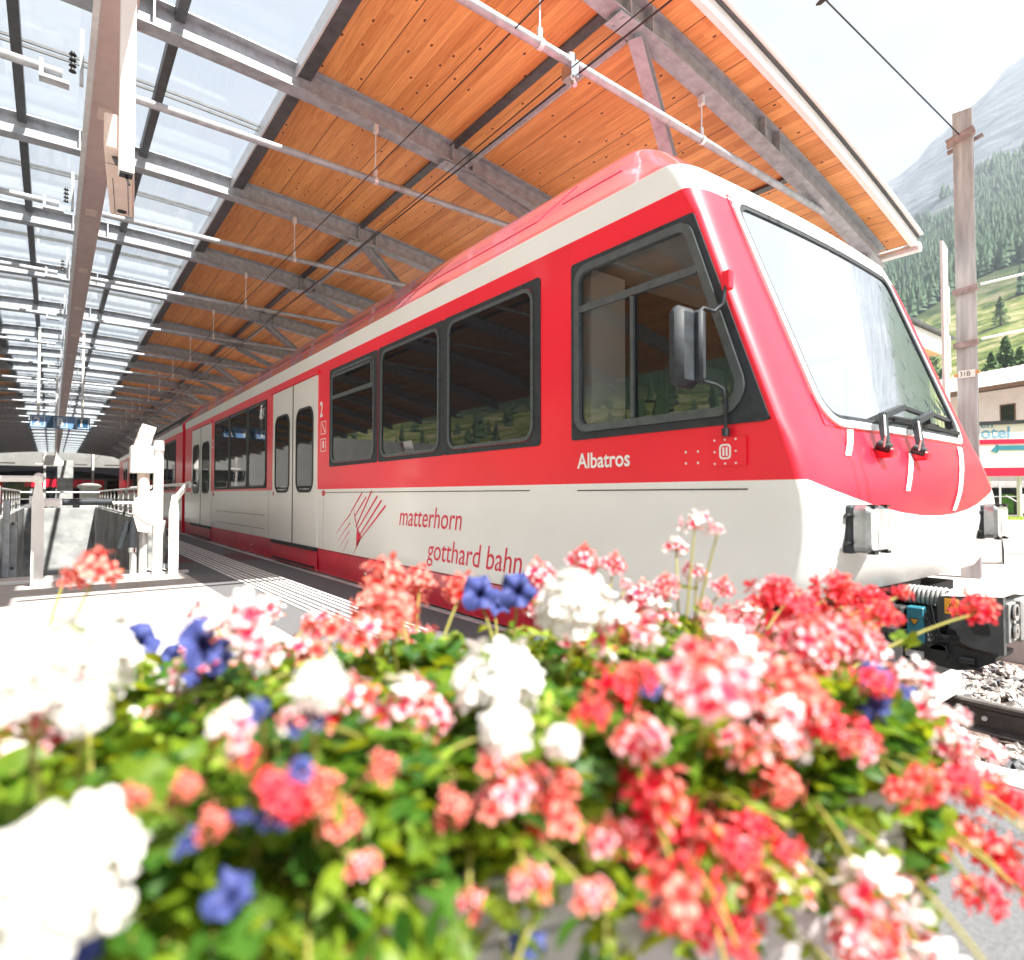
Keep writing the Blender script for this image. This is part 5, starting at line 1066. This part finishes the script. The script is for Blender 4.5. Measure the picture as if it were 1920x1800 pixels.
def leafmesh(b, p, nrm, dirv, s, kind, r, mi=0):
    nrm = nrm.normalized(); dirv = (dirv-nrm*dirv.dot(nrm)).normalized(); sd = nrm.cross(dirv)
    if kind == 0:      # rounded lobed geranium leaf
        n = 14; c = [p+nrm*(-.10*s)]
        for i in range(n):
            a = -2.75+5.5*i/(n-1); lob = 1+.16*math.cos(a*5.5*.92)+.04*(-1)**i; c.append(p+dirv*(math.cos(a)*s*.5*lob)+sd*(math.sin(a)*s*.5*lob)+nrm*(s*(.10*math.cos(3*a)+r.uniform(-.03, .03))))
        b.add(c, [(0, i, i+1) for i in range(1, n)], mi)
    else:
        c = []; k = 5
        for i in range(k+1): t_ = i/k; w_ = s*.22*math.sin(math.pi*min(1, t_*.93+.07))**.8; q = p+dirv*(s*t_)+nrm*(-.35*s*t_*t_); c += [q-sd*w_+nrm*w_*.35, q, q+sd*w_+nrm*w_*.35]
        b.add(c, [(3*i, 3*i+1, 3*i+4, 3*i+3) for i in range(k)]+[(3*i+1, 3*i+2, 3*i+5, 3*i+4) for i in range(k)], mi)
HM = {'W': [umbel(1, 46, True, 'petal_white', 'bud_green'), umbel(2, 40, True, 'petal_white', 'bud_green')],
      'C': [umbel(3, 20, False, 'petal_coral', 'stem_red'), umbel(4, 15, False, 'petal_coral', 'stem_red', (.3, 'petal_pink'))],
      'P': [umbel(5, 23, False, 'petal_pink', 'stem_red', (.25, 'petal_coral')), umbel(6, 17, False, 'petal_pink', 'stem_red', (.35, 'petal_white'))],
      'D': [umbel(7, 20, False, 'petal_red', 'stem_red', (.22, 'petal_pink')), umbel(8, 16, False, 'petal_red', 'stem_red', (.3, 'petal_coral'))],
      'B': [petunia(9, 'petal_blue'), petunia(10, 'petal_blue')]}
PLANTS = [
 ('W', 'huge white geranium head at the bottom left corner, nearest of all', [(112, 1640, 285)]),
 ('W', 'white geranium filling the left edge above the pale pink one', [(35, 1255, 190), (165, 1235, 175)]),
 ('W', 'drooping white geranium left of centre, below the blue petunia', [(240, 1400, 150), (150, 1330, 90)]),
 ('W', 'broad white geranium in the middle of the planter', [(935, 1275, 170), (950, 1365, 100), (1055, 1390, 70)]),
 ('W', 'upright white geranium on a long pale stem in front of the train skirt', [(1078, 1128, 140)]),
 ('W', 'small white geranium between the coral ones left of centre', [(600, 1285, 100), (655, 1242, 75), (765, 1222, 60), (690, 1215, 40)]),
 ('P', 'pale pink and rose geranium at the left edge under the white one', [(45, 1370, 150), (35, 1300, 90), (110, 1300, 80)]),
 ('C', 'blurred pink geranium on a long thin stem reaching up over the paving at far left', [(178, 1072, 92), (118, 1092, 20)]),
 ('P', 'pink geranium cluster behind the dark blue petunias', [(445, 1175, 125), (395, 1155, 70), (500, 1150, 70)]),
 ('P', 'coral pink geranium below the dark blue petunias', [(330, 1320, 110), (400, 1285, 100), (480, 1280, 90), (430, 1370, 90)]),
 ('C', 'tall salmon geranium standing highest left of centre', [(722, 1085, 90), (725, 1150, 110), (770, 1120, 60), (690, 1130, 60)]),
 ('C', 'orange coral geranium leaning left of centre', [(640, 1320, 130), (560, 1230, 100), (620, 1180, 90), (700, 1290, 90)]),
 ('P', 'star shaped rose and white geranium in front of the middle', [(760, 1330, 130), (830, 1300, 90), (555, 1350, 60)]),
 ('C', 'loose coral geranium low in front, left of the middle', [(640, 1545, 80), (680, 1620, 65), (400, 1545, 60), (600, 1480, 80), (350, 1475, 55), (720, 1440, 60), (250, 1500, 55)]),
 ('D', 'crimson geranium tangled with a blue petunia low at left', [(540, 1500, 110), (510, 1470, 70), (460, 1420, 60)]),
 ('P', 'light pink geranium behind the upright white one', [(1010, 1085, 70), (1095, 1055, 66), (1150, 1062, 50), (1000, 1125, 70)]),
 ('P', 'small pink geranium on the thinnest tall stem before the white train side', [(1304, 985, 56), (1305, 1075, 45), (1355, 1105, 45)]),
 ('D', 'red and pink geranium right of the middle white one', [(1150, 1300, 120), (1110, 1340, 80), (1200, 1270, 70)]),
 ('P', 'pink geranium behind the red one right of the middle', [(1170, 1190, 110), (1230, 1160, 80), (1250, 1100, 50), (1200, 1120, 60)]),
 ('C', 'soft coral geranium in the lower middle', [(980, 1480, 120), (1040, 1530, 110), (930, 1500, 90), (850, 1515, 70), (930, 1420, 80), (1060, 1470, 60)]),
 ('P', 'big rose and white geranium right of centre', [(1330, 1300, 170), (1350, 1215, 130), (1280, 1250, 90), (1420, 1240, 110)]),
 ('D', 'vivid red geranium hanging in front, lower right of centre', [(1220, 1500, 150), (1300, 1570, 140), (1190, 1580, 100), (1260, 1640, 90)]),
 ('D', 'vivid red geranium hanging lowest in front of the grey planter face', [(1370, 1640, 130), (1330, 1740, 110), (1400, 1560, 100), (1270, 1720, 70), (1400, 1740, 60)]),
 ('D', 'bright red geranium at the upper right of the planter', [(1450, 1115, 85), (1420, 1140, 60), (1500, 1140, 60), (1450, 1180, 70)]),
 ('D', 'red geranium with white edged petals beside the bright red one', [(1565, 1105, 80), (1600, 1120, 60), (1540, 1150, 70), (1640, 1125, 60), (1690, 1112, 36)]),
 ('P', 'rose geranium between the two upper right red ones', [(1520, 1210, 110), (1580, 1200, 100), (1480, 1200, 90), (1620, 1230, 90), (1400, 1170, 80)]),
 ('C', 'coral geranium right of centre in front of the rose one', [(1480, 1300, 130), (1400, 1330, 120), (1300, 1410, 120), (1390, 1400, 110), (1460, 1380, 80)]),
 ('D', 'single red geranium on a long yellow stem before the coupler', [(1828, 1142, 76)]),
 ('D', 'red geranium at the right end beside the dark blue petunia', [(1600, 1300, 110), (1540, 1350, 100), (1640, 1280, 70), (1600, 1380, 90)]),
 ('P', 'pink geranium spilling toward the rail at the right end', [(1720, 1350, 90), (1770, 1360, 70), (1700, 1420, 90), (1760, 1400, 90), (1800, 1345, 36)]),
 ('D', 'red and white geranium trailing over the right end, upper spray', [(1790, 1440, 90), (1850, 1470, 70), (1740, 1460, 60), (1890, 1510, 80)]),
 ('D', 'red and pink geranium trailing over the right end, lower spray', [(1790, 1560, 100), (1860, 1600, 100), (1740, 1600, 60), (1840, 1680, 80), (1900, 1650, 60)]),
 ('P', 'pale pink geranium hanging at the bottom right over the planter corner', [(1640, 1690, 150), (1620, 1770, 120)]),
 ('B', 'dark blue petunias behind the white geranium at left', [(262, 1203, 62), (385, 1205, 95), (390, 1255, 85), (330, 1235, 50)]),
 ('B', 'two light blue petunias before the red train skirt', [(900, 1112, 62), (970, 1108, 62), (935, 1135, 40)]),
 ('B', 'blue petunias among the stems near the middle', [(1010, 1212, 55), (1248, 1248, 58), (1220, 1290, 36)]),
 ('B', 'small blue petunias below the coral geraniums, left of the middle', [(480, 1335, 48), (560, 1362, 44), (595, 1350, 36), (565, 1445, 45)]),
 ('B', 'deep blue petunias at the right end of the planter', [(1665, 1290, 70), (1640, 1330, 60), (1500, 1245, 52), (1640, 1265, 50), (1545, 1200, 44), (1715, 1345, 44)]),
 ('B', 'pale blue petunias low in the front foliage at left', [(350, 1580, 50), (430, 1680, 80), (520, 1525, 60), (455, 1530, 45)]),
 ('B', 'dark blue petunias at the bottom edge below the huge white geranium', [(70, 1790, 150), (160, 1790, 60)]),
 ('B', 'blue petunia at the bottom edge of the picture, middle', [(985, 1768, 70), (1000, 1600, 30)]),
]
def face_f(px):      # depth of the planter's near face along a picture column
    k = (px-960)/FP; t_ = (PC[0]-k*PC[1])/(-E1[0]+k*E1[1]) if abs(-E1[0]+k*E1[1]) > 1e-6 else 0
    return PC[1]+E1[1]*t_
ax_ = (pl(1, 0, 0)-o0).normalized(); ay_ = (pl(0, 1, 0)-o0).normalized()
zax = Vector((0, 0, 1))
GRP = {'W': 'white geraniums', 'C': 'coral geraniums', 'P': 'pink geraniums', 'D': 'red geraniums', 'B': 'blue petunias'}
R2 = random.Random(77)
for pi_, (sp, lb, heads) in enumerate(PLANTS):
    pos = []
    for (px, py, wd) in heads:
        real = {'W': .105, 'C': .082, 'P': .082, 'D': .082, 'B': .060}[sp]
        d = real*FP/wd*R2.uniform(.95, 1.05); d = max(.40, min(1.22, d))
        if wd > 180: d = .38
        lo, hi = (py-928)/FP, 0
        ztop = .80 if wd > 60 else .84
        d = max(d, (CZ-ztop)/max(lo, .02)) if py > 1090 else d
        zmin = .40
        d = min(d, (CZ-zmin)/max(lo, .02))
        ff = face_f(min(px, 1690))
        if CZ-lo*d < PZT+.03: d = min(d, max(.36, ff-.05)) if px < 1690 else min(d, .86)
        p = atD(px, py, d); pos.append((p, wd*d/FP))
    for (p, s) in list(pos):
        if sp not in 'BW' and .05 < s < .12 and len(heads) > 1 and min(h_[2] for h_ in heads) > 30:
            for _ in range(R2.choice([2, 2, 3])):
                o_ = Vector((R2.gauss(0, .062), R2.gauss(0, .062), R2.uniform(-.08, -.005))); pos.append((p+o_, s*R2.uniform(.45, .85)))
    mean = sum((p for p, s in pos), Vector())/len(pos); q = Vector((mean.x, mean.y, 0))-o0
    a = max(.06, min(PLN-.06, q.dot(ax_))); c = max(.07, min(PWD-.07, q.dot(ay_)))
    root = pl(a, c, PZT-.04); kind = 'petunia' if sp == 'B' else 'geranium'
    t = empty(kind+'_plant', root, label=lb, cat=kind, group=GRP[sp])
    st = MB(); lf = MB()
    for hi_, (p, s) in enumerate(pos):
        h = bpy.data.objects.new('flower_head', R2.choice(HM[sp])); COL.objects.link(h); h.parent = t
        out_ = (p-root); out_.z = 0; tilt = Vector((out_.x*1.3, out_.y*1.3, .35)) if out_.length > .02 else zax
        tocam = (Vector((0, 0, CZ))-p).normalized()
        if sp == 'B': nrm = (tocam*.7+zax*.5+Vector((R2.uniform(-.6, .6), R2.uniform(-.6, .6), 0))).normalized()
        else: nrm = (zax*1.0+tilt.normalized()*.35+Vector((R2.uniform(-.3, .3), R2.uniform(-.3, .3), 0))).normalized()
        h.location = p-root; h.scale = (s*.98,)*3 if sp != 'B' else (s*1.08,)*3
        qr = nrm.to_track_quat('Z', 'Y'); h.rotation_mode = 'QUATERNION'; h.rotation_quaternion = qr
        e = (p-root)-nrm*s*(.12 if sp != 'B' else .5); r0 = Vector((R2.uniform(-.03, .03), R2.uniform(-.03, .03), 0)); mid = r0.lerp(e, .5)+Vector((0, 0, max(.03, .12-abs(e.z)*.3)))
        pts = [r0*(1-u)**2+mid*2*u*(1-u)+e*u*u for u in [i/8 for i in range(9)]]
        st.tube(pts, [.0032-.0012*i/8 for i in range(9)], 6, cap=False)
        for k in range(3 if s < .07 else 5):      # leaves on the stem
            u = R2.uniform(.25, .72); i_ = int(u*8); q_ = pts[i_]; dv = Vector((R2.gauss(0, 1), R2.gauss(0, 1), R2.uniform(-.1, .5))).normalized(); sz = R2.uniform(.022, .042)
            leafmesh(lf, q_+dv*.02, Vector((R2.gauss(0, .5), R2.gauss(0, .5), 1)), dv, sz, 0 if sp != 'B' else 1, R2, R2.choice([0, 0, 0, 1]))
    n = 95 if sp != 'B' else 70
    for k in range(n):
        aa = a+R2.gauss(0, .105); cc = c+R2.gauss(0, .095)
        over = max(0, -cc)+max(0, -aa)+max(0, cc-PWD)
        cc = max(cc, -.06 if a > .45 else -.005); aa = max(aa, -.02); cc = min(cc, PWD+.08)
        base = pl(aa, cc, 0); hz = PZT-.01+(.135+.03*mnoise.noise(base*9))*R2.random()**.55-over*1.15
        q_ = Vector((base.x, base.y, hz))-root
        o2 = Vector((q_.x, q_.y, 0)); nn = Vector((R2.gauss(0, .45), R2.gauss(0, .45), .9))+o2*1.2
        dv = Vector((R2.gauss(0, 1), R2.gauss(0, 1), R2.gauss(0, .3)))+o2*3
        leafmesh(lf, q_, nn, dv, R2.uniform(.028, .060) if sp != 'B' else R2.uniform(.03, .055), 0 if sp != 'B' else 1, R2, R2.choice([0, 0, 1]))
        if k % 5 == 0: st.tube([Vector((R2.uniform(-.03, .03), R2.uniform(-.03, .03), 0)), q_*.5+Vector((0, 0, .03)), q_], [.003, .0025, .0015], 5, cap=False)
    st.build('stem', M['stem_green'], t, 80); lf.build('foliage', [M['leaf'], M['dark_leaf']], t, 80)
# light trailing filler: small bright sprigs over the near rim and the right end
SPR = [('small leafed green plant filling the left end of the planter', 1.22, .28), ('small leafed green plant in the middle of the left half of the planter', .92, .24), ('trailing green sprig plant over the near rim, left half', .75, .05), ('trailing green sprig plant over the near rim, centre', .42, .05), ('small leafed green plant at the right end of the rim', .10, .30), ('trailing green sprig plant near the left end of the rim', 1.15, .05), ('small leafed green plant along the far rim, middle', .55, .42), ('small leafed green plant along the far rim, right', .2, .42), ('small leafed green plant along the far rim, left', .95, .40)]
for lb, a, c in SPR:
    root = pl(a, c, PZT-.03); t = empty('trailing_plant', root, label=lb, cat='trailing plant', group='small leafed green trailing plants'); lf = MB(); st = MB()
    for k in range(26):
        e = pl(a+R2.uniform(-.24, .24)-(.10 if a < .1 else 0), c+(R2.uniform(-.16, .08) if c < .2 else R2.uniform(-.08, .12)), 0); over = 1 if ((e-o0).dot(ay_) < 0 or (e-o0).dot(ax_) < 0) else 0
        e.z = PZT+R2.uniform(.05, .15)-over*R2.uniform(.04, .22); e -= root; mid = e*.5+Vector((0, 0, .09)); pts = [mid*2*u*(1-u)+e*u*u for u in [i/10 for i in range(11)]]
        st.tube(pts, [.0022]*11, 5, cap=False)
        for i_ in range(3, 11):
            for q in range(3):
                dv = Vector((R2.gauss(0, 1), R2.gauss(0, 1), R2.uniform(0, .8))).normalized(); leafmesh(lf, pts[i_], Vector((R2.gauss(0, .6), R2.gauss(0, .6), 1)), dv, R2.uniform(.012, .026), 1, R2, R2.choice([0, 0, 1]))
    st.build('stem', M['stem_green'], t, 80); lf.build('foliage', [M['leaf'], M['bud_green']], t, 80)
